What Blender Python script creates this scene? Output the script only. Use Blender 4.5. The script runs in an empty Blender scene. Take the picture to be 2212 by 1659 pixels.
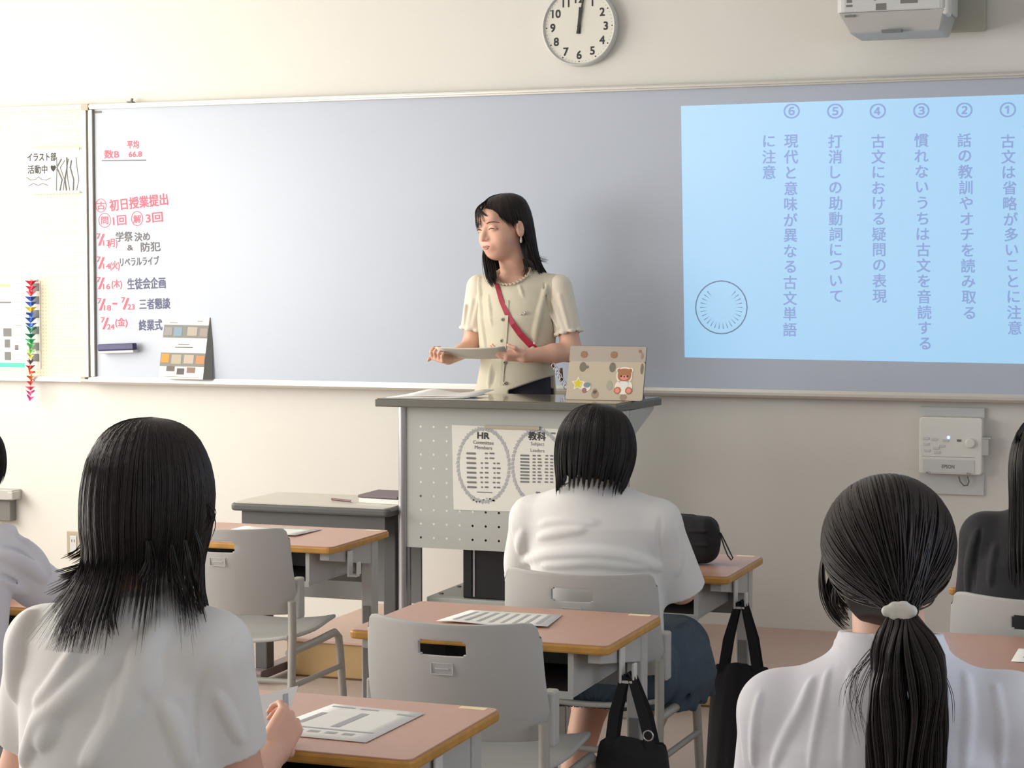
import bpy, math, random
import numpy as np
from mathutils import Vector, Matrix
from mathutils.bvhtree import BVHTree

random.seed(4)
rng = np.random.default_rng(4)
SC = bpy.context.scene
COL = SC.collection
PI = math.pi

# ------------------------------------------------------------------ camera, light, exposure
CAM = Vector((0.0, -7.71, 1.53))
YAW, PITCH = math.radians(20.1), math.atan(226.5 / 4300)
FWD = Vector((-math.sin(YAW) * math.cos(PITCH), math.cos(YAW) * math.cos(PITCH), -math.sin(PITCH)))
RGT = Vector((math.cos(YAW), math.sin(YAW), 0))
UPV = RGT.cross(FWD)
cam = bpy.data.cameras.new('camera'); camo = bpy.data.objects.new('camera', cam); COL.objects.link(camo)
camo.matrix_world = Matrix((( RGT.x, UPV.x, -FWD.x, CAM.x), (RGT.y, UPV.y, -FWD.y, CAM.y), (RGT.z, UPV.z, -FWD.z, CAM.z), (0, 0, 0, 1)))
cam.sensor_width = 36; cam.lens = 36 * 4300 / 2212; cam.clip_start = 0.05
SC.camera = camo

w = bpy.data.worlds.new('daylight'); SC.world = w; w.use_nodes = True
w.node_tree.nodes['Background'].inputs[0].default_value = (0.75, 0.85, 1.0, 1)
w.node_tree.nodes['Background'].inputs[1].default_value = 1.2

def area(name, loc, rot, sx, sy, power, col, spread=PI):
    l = bpy.data.lights.new(name, 'AREA'); l.shape = 'RECTANGLE'; l.size = sx; l.size_y = sy
    l.energy = power; l.color = col; l.spread = spread
    o = bpy.data.objects.new(name, l); COL.objects.link(o); o.location = loc; o.rotation_euler = rot
    return o
WIN_Y = [(-2.55, -0.55), (-4.85, -2.85), (-7.15, -5.15), (-9.3, -7.45)]     # windows of the left wall
WIN_P = [100, 146, 84, 10]
WIN_C = [(1.0, 0.93, 0.80), (1.0, 0.96, 0.90), (1.0, 0.97, 0.94), (1.0, 0.97, 0.94)]
for (a, b), p, c_ in zip(WIN_Y, WIN_P, WIN_C):       # daylight coming in through each window
    area('window_daylight', (-6.12, (a + b) / 2, 1.75), (0, -PI / 2, 0), 1.7, b - a, p, c_)
# added cool fill lamp at the right wall, out of view
area('right_fill_light', (2.3, -5.2, 2.1), (0, PI / 2, 0), 1.0, 4.2, 44, (0.72, 0.83, 1.0))

vs = SC.view_settings
SC.display_settings.display_device = 'sRGB'
vs.view_transform = 'Standard'; vs.look = 'None'; vs.gamma = 1.0; vs.use_curve_mapping = False
vs.exposure = -0.24

# ------------------------------------------------------------------ pixel -> plane helpers (layout on real planes)
def ray(px, py): return FWD + RGT * ((px - 1106) / 4300) - UPV * ((py - 829.5) / 4300)
def at(px, py, Y=0.0):
    d = ray(px, py); return CAM + d * ((Y - CAM.y) / d.y)
def on(px, py, z):
    d = ray(px, py); return CAM + d * ((z - CAM.z) / d.z)
V = Vector

# ------------------------------------------------------------------ materials
def srgb(r, g, b):
    f = lambda c: (c / 255 / 12.92) if c / 255 <= 0.04045 else ((c / 255 + 0.055) / 1.055) ** 2.4
    return (f(r), f(g), f(b), 1)
def mat(name, col, rough=0.6, metal=0.0, spec=0.5, noise=0.0, nscale=20, bump=0.0, bscale=200, sheen=0.0, sss=0.0, emit=0.0, ecol=None, coat=0.0):
    m = bpy.data.materials.new(name); m.use_nodes = True
    nt = m.node_tree; b = nt.nodes['Principled BSDF']
    c = srgb(*col)
    b.inputs['Base Color'].default_value = c
    b.inputs['Roughness'].default_value = rough; b.inputs['Metallic'].default_value = metal
    b.inputs['Specular IOR Level'].default_value = spec
    if sheen: b.inputs['Sheen Weight'].default_value = sheen
    if coat: b.inputs['Coat Weight'].default_value = coat
    if sss:
        b.inputs['Subsurface Weight'].default_value = sss; b.inputs['Subsurface Radius'].default_value = (0.012, 0.005, 0.003); b.inputs['Subsurface Scale'].default_value = 0.6
    if emit:
        b.inputs['Emission Strength'].default_value = emit; b.inputs['Emission Color'].default_value = srgb(*(ecol or col))
    tc = None
    if noise or bump:
        tc = nt.nodes.new('ShaderNodeTexCoord')
    if noise:
        n = nt.nodes.new('ShaderNodeTexNoise'); n.inputs['Scale'].default_value = nscale; n.inputs['Detail'].default_value = 4
        nt.links.new(tc.outputs['Object'], n.inputs['Vector'])
        mr = nt.nodes.new('ShaderNodeMapRange'); mr.inputs[1].default_value = 0.25; mr.inputs[2].default_value = 0.75
        mr.inputs[3].default_value = 1 - noise; mr.inputs[4].default_value = 1 + noise
        nt.links.new(n.outputs[0], mr.inputs[0])
        mx = nt.nodes.new('ShaderNodeVectorMath'); mx.operation = 'SCALE'; mx.inputs[0].default_value = c[:3]
        nt.links.new(mr.outputs[0], mx.inputs['Scale']); nt.links.new(mx.outputs[0], b.inputs['Base Color'])
    if bump:
        n2 = nt.nodes.new('ShaderNodeTexNoise'); n2.inputs['Scale'].default_value = bscale; n2.inputs['Detail'].default_value = 3
        nt.links.new(tc.outputs['Object'], n2.inputs['Vector'])
        bp = nt.nodes.new('ShaderNodeBump'); bp.inputs['Strength'].default_value = bump; bp.inputs['Distance'].default_value = 0.002
        nt.links.new(n2.outputs[0], bp.inputs['Height']); nt.links.new(bp.outputs[0], b.inputs['Normal'])
    return m

MT = dict(
    wall=mat('wall_paint', (221, 220, 215), 0.85, noise=0.015, nscale=2.5, bump=0.15, bscale=160),
    ceiling=mat('ceiling_board', (225, 224, 218), 0.9, noise=0.03, nscale=60),
    floor=mat('vinyl_floor', (176, 160, 152), 0.42, noise=0.03, nscale=9),
    plat=mat('platform_top_vinyl', (200, 170, 156), 0.38, noise=0.04, nscale=14),
    riser=mat('platform_riser_wood', (176, 146, 100), 0.5, noise=0.10, nscale=7),
    trimwood=mat('dark_joint', (96, 66, 32), 0.7),
    board=mat('whiteboard_enamel', (184, 193, 208), 0.30, spec=0.4, noise=0.012, nscale=3),
    alu=mat('brushed_aluminium', (214, 213, 208), 0.33, metal=0.55, noise=0.02, nscale=40),
    alud=mat('dark_groove', (120, 118, 114), 0.6),
    bracket=mat('corner_bracket_plastic', (176, 168, 150), 0.55),
    white=mat('white_plastic', (226, 226, 222), 0.4),
    white2=mat('cool_white_plastic', (206, 208, 208), 0.4),
    paper=mat('white_paper', (232, 231, 228), 0.8, noise=0.01, nscale=30),
    paper2=mat('cream_paper', (224, 223, 214), 0.8),
    ink=mat('black_ink', (60, 62, 62), 0.8),
    greyink=mat('grey_print', (120, 121, 122), 0.8),
    lightink=mat('light_grey_print', (172, 173, 176), 0.8),
    red=mat('red_marker', (214, 96, 116), 0.6),
    blue=mat('navy_marker', (84, 90, 122), 0.6),
    marker=mat('dark_marker', (98, 98, 104), 0.6),
    chair=mat('chair_grey_plastic', (182, 182, 179), 0.5, bump=0.12, bscale=900),
    tube=mat('chair_grey_steel_tube', (172, 170, 164), 0.38, metal=0.15),
    desktop=mat('desk_laminate', (198, 155, 136), 0.36, noise=0.035, nscale=45),
    deskedge=mat('desk_edge_ply', (190, 140, 66), 0.45, noise=0.16, nscale=26),
    steel=mat('desk_grey_steel', (184, 184, 182), 0.45),
    steeld=mat('dark_grey_steel', (120, 120, 118), 0.5),
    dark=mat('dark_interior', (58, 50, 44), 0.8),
    tdtop=mat('teacher_table_laminate', (206, 202, 190), 0.32, noise=0.02, nscale=30),
    tdedge=mat('teacher_table_charcoal', (82, 82, 82), 0.5),
    podtop=mat('podium_top_laminate', (120, 112, 96), 0.12, coat=0.4),
    podedge=mat('podium_edge_dark', (98, 97, 90), 0.45),
    podsteel=mat('podium_panel_steel', (178, 180, 175), 0.42),
    chrome=mat('podium_tube', (186, 186, 190), 0.25, metal=0.75),
    black=mat('black_fabric', (26, 26, 30), 0.85, noise=0.08, nscale=90, bump=0.3, bscale=700),
    blackp=mat('black_plastic', (22, 22, 30), 0.35),
    navy=mat('navy_plastic', (58, 58, 108), 0.4),
    navyd=mat('dark_navy_plastic', (38, 36, 92), 0.35),
    skin=mat('skin', (226, 178, 156), 0.5, sss=0.12, noise=0.02, nscale=40),
    lip=mat('lips', (186, 118, 106), 0.45),
    brow=mat('eyebrow_hair', (64, 44, 36), 0.7),
    lash=mat('eyelash', (48, 36, 32), 0.6),
    hair=mat('dark_hair', (27, 24, 26), 0.42, spec=0.35, noise=0.25, nscale=60),
    hairb=mat('dark_brown_hair', (36, 28, 28), 0.42, spec=0.35, noise=0.3, nscale=60),
    shirt=mat('white_school_shirt', (226, 225, 223), 0.85, sheen=0.15, bump=0.12, bscale=600),
    shirtc=mat('cool_white_shirt', (220, 220, 228), 0.85, sheen=0.15, bump=0.12, bscale=600),
    jacket=mat('black_jacket', (30, 30, 36), 0.8, sheen=0.1, bump=0.2, bscale=600),
    vest=mat('ecru_knit', (208, 202, 182), 0.9, sheen=0.2, bump=0.35, bscale=420),
    sleeve=mat('cream_sleeve', (230, 220, 204), 0.85, sheen=0.2, bump=0.2, bscale=500),
    trouser=mat('dark_navy_trousers', (40, 40, 54), 0.8, bump=0.1),
    strap=mat('red_strap', (160, 34, 58), 0.5),
    brownp=mat('brown_strap', (96, 66, 48), 0.6),
    pearl=mat('pearl_button', (186, 178, 166), 0.2, coat=0.5),
    sock=mat('white_sock', (225, 225, 225), 0.9),
    shoe=mat('black_shoe', (34, 33, 34), 0.5),
    hook=mat('hook_plastic', (214, 214, 210), 0.4),
)

# ------------------------------------------------------------------ object helpers
def thing(name, label, cat, loc=(0, 0, 0), rotz=0.0, group=None):
    o = bpy.data.objects.new(name, None); COL.objects.link(o); o.empty_display_size = 0.1
    o.location = loc; o.rotation_euler = (0, 0, rotz)
    tag(o, label, cat, group); return o
def tag(o, label=None, cat=None, group=None, kind=None):
    if label: o['label'] = label
    if cat: o['category'] = cat
    if group: o['group'] = group
    if kind: o['kind'] = kind
    return o
def base_of(p):
    v = V((0, 0, 0))
    while p: v = v + p.location; p = p.parent
    return v
def mkobj(name, me, m, parent=None, sharp=None, bevel=0, solid=0, sub=0):
    o = bpy.data.objects.new(name, me); COL.objects.link(o)
    if m is not None: me.materials.append(m)
    if parent is not None: o.parent = parent
    if sharp is not None:
        me.shade_smooth()
        if sharp < 179: me.set_sharp_from_angle(angle=math.radians(sharp))
    if solid:
        md = o.modifiers.new('solid', 'SOLIDIFY'); md.thickness = solid; md.offset = 0
    if bevel:
        md = o.modifiers.new('bevel', 'BEVEL'); md.width = bevel; md.segments = 2; md.limit_method = 'ANGLE'; md.angle_limit = math.radians(40)
    if sub:
        md = o.modifiers.new('sub', 'SUBSURF'); md.levels = sub; md.render_levels = sub
    return o
class MB:
    def __init__(s): s.v = []; s.f = []
    def add(s, vs, fs):
        n = len(s.v); s.v += [tuple(p) for p in vs]; s.f += [tuple(i + n for i in f) for f in fs]; return s
    def box(s, lo, hi):
        x0, y0, z0 = lo; x1, y1, z1 = hi
        return s.add([(x0, y0, z0), (x1, y0, z0), (x1, y1, z0), (x0, y1, z0), (x0, y0, z1), (x1, y0, z1), (x1, y1, z1), (x0, y1, z1)],
                     [(0, 3, 2, 1), (4, 5, 6, 7), (0, 1, 5, 4), (1, 2, 6, 5), (2, 3, 7, 6), (3, 0, 4, 7)])
    def tube(s, pts, r, n=10, cap=True, rz=None):
        pts = [V(p) for p in pts]; m = len(pts)
        rs = r if isinstance(r, (list, tuple)) else [r] * m
        up = V((0, 0, 1)); vs = []
        t0 = (pts[1] - pts[0]).normalized()
        a = up.cross(t0)
        if a.length < 1e-3: a = V((1, 0, 0)).cross(t0)
        a.normalize()
        for i in range(m):
            t = (pts[min(i + 1, m - 1)] - pts[max(i - 1, 0)]).normalized()
            a = (a - t * a.dot(t)).normalized(); b = t.cross(a)
            for k in range(n):
                an = 2 * PI * k / n
                vs.append(pts[i] + a * (math.cos(an) * rs[i]) + b * (math.sin(an) * rs[i] * (rz or 1)))
        fs = [(i * n + k, i * n + (k + 1) % n, (i + 1) * n + (k + 1) % n, (i + 1) * n + k) for i in range(m - 1) for k in range(n)]
        if cap: fs += [tuple(range(n - 1, -1, -1)), tuple((m - 1) * n + k for k in range(n))]
        return s.add(vs, fs)
    def prism(s, poly, a, b, axis='z'):
        n = len(poly)
        mk = {'z': lambda u, v, t: (u, v, t), 'y': lambda u, v, t: (u, t, v), 'x': lambda u, v, t: (t, u, v)}[axis]
        vs = [mk(u, v, a) for u, v in poly] + [mk(u, v, b) for u, v in poly]
        fs = [tuple(range(n - 1, -1, -1)), tuple(range(n, 2 * n))] + [(k, (k + 1) % n, n + (k + 1) % n, n + k) for k in range(n)]
        return s.add(vs, fs)
    def lathe(s, prof, c, axis='y', n=48):
        vs = []; c = V(c); m = len(prof)
        for r, t in prof:
            for k in range(n):
                an = 2 * PI * k / n; u, v = r * math.cos(an), r * math.sin(an)
                vs.append(c + (V((u, t, v)) if axis == 'y' else V((u, v, t)) if axis == 'z' else V((t, u, v))))
        fs = [(i * n + k, i * n + (k + 1) % n, (i + 1) * n + (k + 1) % n, (i + 1) * n + k) for i in range(m - 1) for k in range(n)]
        fs += [tuple(range(n)), tuple((m - 1) * n + k for k in range(n - 1, -1, -1))]
        return s.add(vs, fs)
    def ribbon(s, pts, wdir, wd, th=0.0015):
        pts = [V(p) for p in pts]; m = len(pts); vs = []
        for i in range(m):
            t = (pts[min(i + 1, m - 1)] - pts[max(i - 1, 0)]).normalized()
            wv = V(wdir[i]) if isinstance(wdir, list) else V(wdir)
            wv = (wv - t * wv.dot(t)).normalized(); nn = t.cross(wv)
            ww = wd[i] if isinstance(wd, (list, tuple)) else wd
            for a, b in ((-1, -1), (1, -1), (1, 1), (-1, 1)):
                vs.append(pts[i] + wv * (a * ww / 2) + nn * (b * th / 2))
        fs = [(i * 4 + k, i * 4 + (k + 1) % 4, (i + 1) * 4 + (k + 1) % 4, (i + 1) * 4 + k) for i in range(m - 1) for k in range(4)]
        fs += [(3, 2, 1, 0), tuple((m - 1) * 4 + k for k in range(4))]
        return s.add(vs, fs)
    def text(s, body, cx, cz, h, y=0.0, tilt=0.0, wsc=1.0, jit=0.0, fit=None, bold=0.0):
        """flat print in the x-z plane, facing -y; h is the em height; each glyph run centred at (cx, cz)"""
        vs, fs = glyphs(body)
        if not len(vs): return s
        xs = vs[:, 0]; zs = vs[:, 1]
        mx, mz = (xs.min() + xs.max()) / 2, (zs.min() + zs.max()) / 2
        sc = h / 0.92
        if fit: wsc = fit / ((xs.max() - xs.min()) * sc)
        u = (xs - mx) * sc * wsc; v_ = (zs - mz) * sc
        c_, s_ = math.cos(tilt), math.sin(tilt)
        X = cx + u * c_ - v_ * s_; Z = cz + u * s_ + v_ * c_
        o = bold * h * .5
        for k, (dx, dz) in enumerate(((0, 0), (o, o), (-o, -o), (o, -o), (-o, o)) if bold else ((0, 0),)):
            s.add([(float(a) + dx, y - k * 2e-5, float(b) + dz) for a, b in zip(X, Z)], fs)
        return s
    def build(s, name, m, parent=None, sharp=None, bevel=0, solid=0, world=False, sub=0):
        me = bpy.data.meshes.new(name)
        vs = s.v
        if world and parent is not None:
            b = base_of(parent); vs = [(p[0] - b.x, p[1] - b.y, p[2] - b.z) for p in vs]
        me.from_pydata(vs, [], s.f); me.update()
        return mkobj(name, me, m, parent, sharp, bevel, solid, sub)
_gc = {}
def glyphs(body):
    key = body
    if key in _gc: return _gc[key]
    c = bpy.data.curves.new('t', 'FONT'); c.body = body; c.resolution_u = 3; c.offset = 0
    o = bpy.data.objects.new('t', c); COL.objects.link(o)
    me = bpy.data.meshes.new_from_object(o.evaluated_get(bpy.context.evaluated_depsgraph_get()))
    vs = np.array([v.co[:] for v in me.vertices]); fs = [tuple(p.vertices) for p in me.polygons]
    bpy.data.objects.remove(o); bpy.data.curves.remove(c); bpy.data.meshes.remove(me)
    _gc[key] = (vs, fs); return vs, fs
def rrect(x0, y0, x1, y1, r, n=4):
    p = []
    for cx, cy, a0 in ((x1 - r, y1 - r, 0), (x0 + r, y1 - r, 90), (x0 + r, y0 + r, 180), (x1 - r, y0 + r, 270)):
        for k in range(n + 1):
            a = math.radians(a0 + 90 * k / n); p.append((cx + r * math.cos(a), cy + r * math.sin(a)))
    return p
def copy_tree(o, parent=None):
    c = o.copy(); COL.objects.link(c); c.parent = parent
    for ch in list(o.children): copy_tree(ch, c)
    return c

# ------------------------------------------------------------------ implicit surface toolkit
class Field:
    def __init__(s, lo, hi, h):
        s.lo = np.array(lo, float); s.h = h
        s.n = np.maximum(4, np.ceil((np.array(hi, float) - s.lo) / h).astype(int) + 1)
        s.F = np.full(s.n, 9.0, np.float32)
        s.ax = [(s.lo[i] + h * np.arange(s.n[i])).astype(np.float32) for i in range(3)]
    def region(s, lo, hi, pad):
        a = np.clip(np.floor((np.array(lo) - pad - s.lo) / s.h).astype(int), 0, s.n)
        b = np.clip(np.ceil((np.array(hi) + pad - s.lo) / s.h).astype(int) + 1, 0, s.n)
        return a, b
    def op(s, prim, k=0.01, mode='add'):
        fn, lo, hi = prim
        pad = k + 3 * s.h
        a, b = s.region(lo, hi, pad)
        if np.any(b <= a): return s
        X = s.ax[0][a[0]:b[0], None, None]; Y = s.ax[1][None, a[1]:b[1], None]; Z = s.ax[2][None, None, a[2]:b[2]]
        d = np.broadcast_to(fn(X, Y, Z), tuple(b - a)).astype(np.float32)
        G = s.F[a[0]:b[0], a[1]:b[1], a[2]:b[2]]
        if mode == 'add':
            if k > 1e-5:
                hh = np.clip(0.5 + 0.5 * (G - d) / k, 0, 1); G[...] = G * (1 - hh) + d * hh - k * hh * (1 - hh)
            else: G[...] = np.minimum(G, d)
        elif mode == 'sub':
            d = -d
            if k > 1e-5:
                hh = np.clip(0.5 - 0.5 * (G - d) / k, 0, 1); G[...] = G * (1 - hh) + d * hh + k * hh * (1 - hh)
            else: G[...] = np.maximum(G, d)
        return s
    def add(s, prim, k=0.01): return s.op(prim, k, 'add')
    def sub(s, prim, k=0.0): return s.op(prim, k, 'sub')
    def mesh(s):
        F = s.F; S = F < 0; nx, ny, nz = F.shape
        c = [S[i:nx - 1 + i, j:ny - 1 + j, k:nz - 1 + k] for i in (0, 1) for j in (0, 1) for k in (0, 1)]
        tot = sum(x.astype(np.int8) for x in c); act = (tot > 0) & (tot < 8)
        idx = np.argwhere(act)
        vid = np.full(act.shape, -1, np.int64); vid[act] = np.arange(len(idx))
        P = np.zeros((len(idx), 3)); cnt = np.zeros(len(idx))
        i0, j0, k0 = idx.T
        for a in range(3):
            o1, o2 = [q for q in range(3) if q != a]
            for u in (0, 1):
                for v in (0, 1):
                    st = [0, 0, 0]; st[o1] = u; st[o2] = v; en = list(st); en[a] = 1
                    fa = F[i0 + st[0], j0 + st[1], k0 + st[2]]; fb = F[i0 + en[0], j0 + en[1], k0 + en[2]]
                    m = (fa < 0) != (fb < 0)
                    t = np.where(m, fa / np.where(m, fa - fb, 1), 0)
                    q = np.zeros((len(idx), 3)); q[:, o1] = u; q[:, o2] = v; q[:, a] = t
                    P[m] += q[m]; cnt[m] += 1
        P = (P / cnt[:, None] + idx) * s.h + s.lo
        faces = []
        for a in range(3):
            o1, o2 = [(1, 2), (2, 0), (0, 1)][a]
            sl0 = [slice(None)] * 3; sl1 = [slice(None)] * 3
            sl0[a] = slice(0, -1); sl1[a] = slice(1, None)
            A = S[tuple(sl0)]; B = S[tuple(sl1)]
            e = np.argwhere(A != B)
            ok = (e[:, o1] > 0) & (e[:, o2] > 0) & (e[:, o1] < F.shape[o1] - 1) & (e[:, o2] < F.shape[o2] - 1)
            e = e[ok]; inside = A[tuple(e.T)]
            q = []
            for d1, d2 in ((0, 0), (-1, 0), (-1, -1), (0, -1)):
                w_ = e.copy(); w_[:, o1] += d1; w_[:, o2] += d2; q.append(vid[tuple(w_.T)])
            q = np.stack(q, 1); q[~inside] = q[~inside][:, ::-1]
            faces.append(q)
        return P, np.concatenate(faces)
def rawmesh(name, P, Fc):
    me = bpy.data.meshes.new(name)
    P = np.asarray(P, np.float32); Fc = np.asarray(Fc, np.int32); k = Fc.shape[1]
    me.vertices.add(len(P)); me.vertices.foreach_set('co', P.ravel())
    me.loops.add(Fc.size); me.loops.foreach_set('vertex_index', Fc.ravel())
    me.polygons.add(len(Fc)); me.polygons.foreach_set('loop_start', np.arange(0, Fc.size, k, dtype=np.int32))
    me.update(calc_edges=True); me.validate()
    return me
def fieldobj(fld, name, m, parent, keep=None):
    P, Fc = fld.mesh()
    bv = None
    if keep is not None: keep.append(BVHTree.FromPolygons(P.tolist(), Fc.tolist()))
    b = np.array(base_of(parent)[:])
    me = rawmesh(name, P - b, Fc)
    return mkobj(name, me, m, parent, sharp=180)
def bb(pts, r):
    a = np.array([list(p) for p in pts]); return a.min(0) - r, a.max(0) + r
def ELL(c, r, R=None):
    c = [float(q) for q in c]; r = [float(q) for q in r]
    M_ = None if R is None else np.array(R)
    def fn(X, Y, Z):
        x, y, z = X - c[0], Y - c[1], Z - c[2]
        if M_ is not None:
            x, y, z = (M_[0][0] * x + M_[1][0] * y + M_[2][0] * z, M_[0][1] * x + M_[1][1] * y + M_[2][1] * z, M_[0][2] * x + M_[1][2] * y + M_[2][2] * z)
        k0 = np.sqrt((x / r[0]) ** 2 + (y / r[1]) ** 2 + (z / r[2]) ** 2)
        k1 = np.sqrt((x / r[0] ** 2) ** 2 + (y / r[1] ** 2) ** 2 + (z / r[2] ** 2) ** 2) + 1e-6
        return k0 * (k0 - 1) / k1
    lo, hi = bb([c], max(r)); return fn, lo, hi
def CAP(a, b, ra, rb=None, flat=0):
    a = np.array(list(a), float); b = np.array(list(b), float); rb = ra if rb is None else rb
    d = b - a; L2 = float(d @ d); L = math.sqrt(L2)
    def fn(X, Y, Z):
        x, y, z = X - a[0], Y - a[1], Z - a[2]
        tr = (x * d[0] + y * d[1] + z * d[2]) / L2
        t = np.clip(tr, 0, 1)
        q = np.sqrt((x - t * d[0]) ** 2 + (y - t * d[1]) ** 2 + (z - t * d[2]) ** 2) - (ra + (rb - ra) * t)
        if flat:
            t2 = np.maximum(tr, 0) if flat == 1 else tr
            q = np.sqrt((x - t2 * d[0]) ** 2 + (y - t2 * d[1]) ** 2 + (z - t2 * d[2]) ** 2) - (ra + (rb - ra) * np.clip(t2, 0, 1.4))
            q = np.maximum(q, (tr - 1) * L)
        return q
    lo, hi = bb([a, b], max(ra, rb)); return fn, lo, hi
def RBOX(c, hs, r, R=None):
    c = [float(q) for q in c]; M_ = None if R is None else np.array(R)
    def fn(X, Y, Z):
        x, y, z = X - c[0], Y - c[1], Z - c[2]
        if M_ is not None:
            x, y, z = (M_[0][0] * x + M_[1][0] * y + M_[2][0] * z, M_[0][1] * x + M_[1][1] * y + M_[2][1] * z, M_[0][2] * x + M_[1][2] * y + M_[2][2] * z)
        qx, qy, qz = np.abs(x) - hs[0] + r, np.abs(y) - hs[1] + r, np.abs(z) - hs[2] + r
        return np.sqrt(np.maximum(qx, 0) ** 2 + np.maximum(qy, 0) ** 2 + np.maximum(qz, 0) ** 2) + np.minimum(np.maximum(np.maximum(qx, qy), qz), 0) - r
    lo, hi = bb([c], math.sqrt(sum(q * q for q in hs))); return fn, lo, hi
def STACK(rows, e=2.0, pleat=None):
    """rows: (z, cx, cy, ax, ay) bottom to top -> a body of stacked (super)ellipses"""
    A = np.array(rows, float); z = A[:, 0]
    def fn(X, Y, Z):
        cx, cy, ax_, ay_ = [np.interp(Z, z, A[:, i]) for i in (1, 2, 3, 4)]
        x, y = (X - cx), (Y - cy)
        m = 1.0
        if pleat: m = 1 + pleat[1] * np.sin(pleat[0] * np.arctan2(y, x))
        q = ((np.abs(x) / (ax_ * m)) ** e + (np.abs(y) / (ay_ * m)) ** e) ** (1 / e)
        d = (q - 1) * np.minimum(ax_, ay_)
        return np.maximum(d, np.maximum(z[0] - Z, Z - z[-1]))
    m = max(A[:, 3].max(), A[:, 4].max())
    lo = np.array([(A[:, 1] - A[:, 3]).min(), (A[:, 2] - A[:, 4]).min(), z[0]]) - 0.02
    hi = np.array([(A[:, 1] + A[:, 3]).max(), (A[:, 2] + A[:, 4]).max(), z[-1]]) + 0.02
    return fn, lo, hi
def folds(F, lst, k=0.018):
    for pts, r in lst:
        for a, b in zip(pts[:-1], pts[1:]): F.add(CAP(a, b, r, r * 0.8), k)

def strands(P, r0, tip=0.25):
    """P (N,S,3) -> vertices, quads of three-sided tapered strands"""
    N, S, _ = P.shape
    T = np.gradient(P, axis=1); T /= np.linalg.norm(T, axis=2, keepdims=True) + 1e-9
    A = np.cross(T, np.array([0.31, 0.25, 0.9])); A /= np.linalg.norm(A, axis=2, keepdims=True) + 1e-9
    B = np.cross(T, A)
    t = np.linspace(0, 1, S)[None, :, None]
    R = (r0[:, None, None] if np.ndim(r0) else r0) * (1 - (1 - tip) * t ** 2.2)
    ring = [P + R * (math.cos(q) * A + math.sin(q) * B) for q in (0, 2 * PI / 3, 4 * PI / 3)]
    Vv = np.stack(ring, 2).reshape(-1, 3)
    n = (np.arange(N)[:, None] * S + np.arange(S - 1)[None, :]).ravel() * 3
    Q = [np.stack([n + k, n + (k + 1) % 3, n + 3 + (k + 1) % 3, n + 3 + k], 1) for k in range(3)]
    return Vv, np.concatenate(Q)

# ================================================================== the room
XL, XR, YB, ZC = -6.2, 2.4, -9.7, 3.0
def struct(name, mb, m, **k):
    o = mb.build(name, m, **k); o['kind'] = 'structure'; return o
struct('floor', MB().box((XL - .1, YB - .1, -0.06), (XR + .1, 0.1, 0)), MT['floor'])
struct('ceiling', MB().box((XL - .1, YB - .1, ZC), (XR + .1, 0.1, ZC + .1)), MT['ceiling'])
struct('wall_front', MB().box((XL - .1, 0, 0), (XR + .1, 0.12, ZC)), MT['wall'])
struct('wall_back', MB().box((XL - .1, YB - .12, 0), (XR + .1, YB, ZC)), MT['wall'])
b = MB().box((XR, YB, 0), (XR + .12, 0, 1.5)).box((XR, YB, 2.7), (XR + .12, 0, ZC)).box((XR, YB, 1.5), (XR + .12, -7.4, 2.7)).box((XR, -3.0, 1.5), (XR + .12, 0, 2.7))
struct('wall_right', b, MT['wall'])
b = MB().box((XL - .12, YB, 0), (XL, 0, .9)).box((XL - .12, YB, 2.6), (XL, 0, ZC))
ys = sorted([y for p in WIN_Y for y in p]); edges = [YB] + ys + [0]
for i in range(0, len(edges), 2): b.box((XL - .12, edges[i], .9), (XL, edges[i + 1], 2.6))
struct('wall_left', b, MT['wall'])
glass = bpy.data.materials.new('window_glass'); glass.use_nodes = True
g = glass.node_tree.nodes['Principled BSDF']; g.inputs['Transmission Weight'].default_value = 1; g.inputs['Roughness'].default_value = 0.02; g.inputs['IOR'].default_value = 1.05
for i, (a, c) in enumerate(WIN_Y + [(-7.4, -3.0)]):
    x = XL - .06 if i < 4 else XR + .06; z0, z1 = (.9, 2.6) if i < 4 else (1.5, 2.7)
    f = MB(); t = .04
    for y0, y1, q0, q1 in ((a, a + t, z0, z1), (c - t, c, z0, z1), (a + t, c - t, z0, z0 + t), (a + t, c - t, z1 - t, z1), ((a + c) / 2 - t / 2, (a + c) / 2 + t / 2, z0 + t, z1 - t)):
        f.box((x - .03, y0, q0), (x + .03, y1, q1))
    wf = struct('window_%d' % (i + 1), f, MT['alu'])
    MB().box((x - .003, a + t, z0 + t), (x + .003, c - t, z1 - t)).build('pane', glass, wf)
struct('baseboard_right', MB().box((XR - .012, YB, 0), (XR, 0, .08)), MT['steeld'])
struct('baseboard_left', MB().box((XL, YB, 0), (XL + .012, 0, .08)), MT['steeld'])

# teaching platform
pf = thing('teaching_platform', 'low wooden teaching platform with salmon top along the front wall under the whiteboard', 'platform', (-1.3, -0.42, 0))
PX0, PX1, PY = -3.44, 1.6, -0.85
MB().box((PX0, PY + .012, 0), (PX1, -.001, .135)).build('riser', MT['riser'], pf, world=True)
MB().box((PX0 - .008, PY, .135), (PX1 + .008, -.001, .15)).build('top', MT['plat'], pf, world=True, bevel=.003)
MB().box((PX0 + .02, PY + .004, 0), (PX1 - .02, PY + .012, .006)).build('base_strip', MT['trimwood'], pf, world=True)

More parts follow.
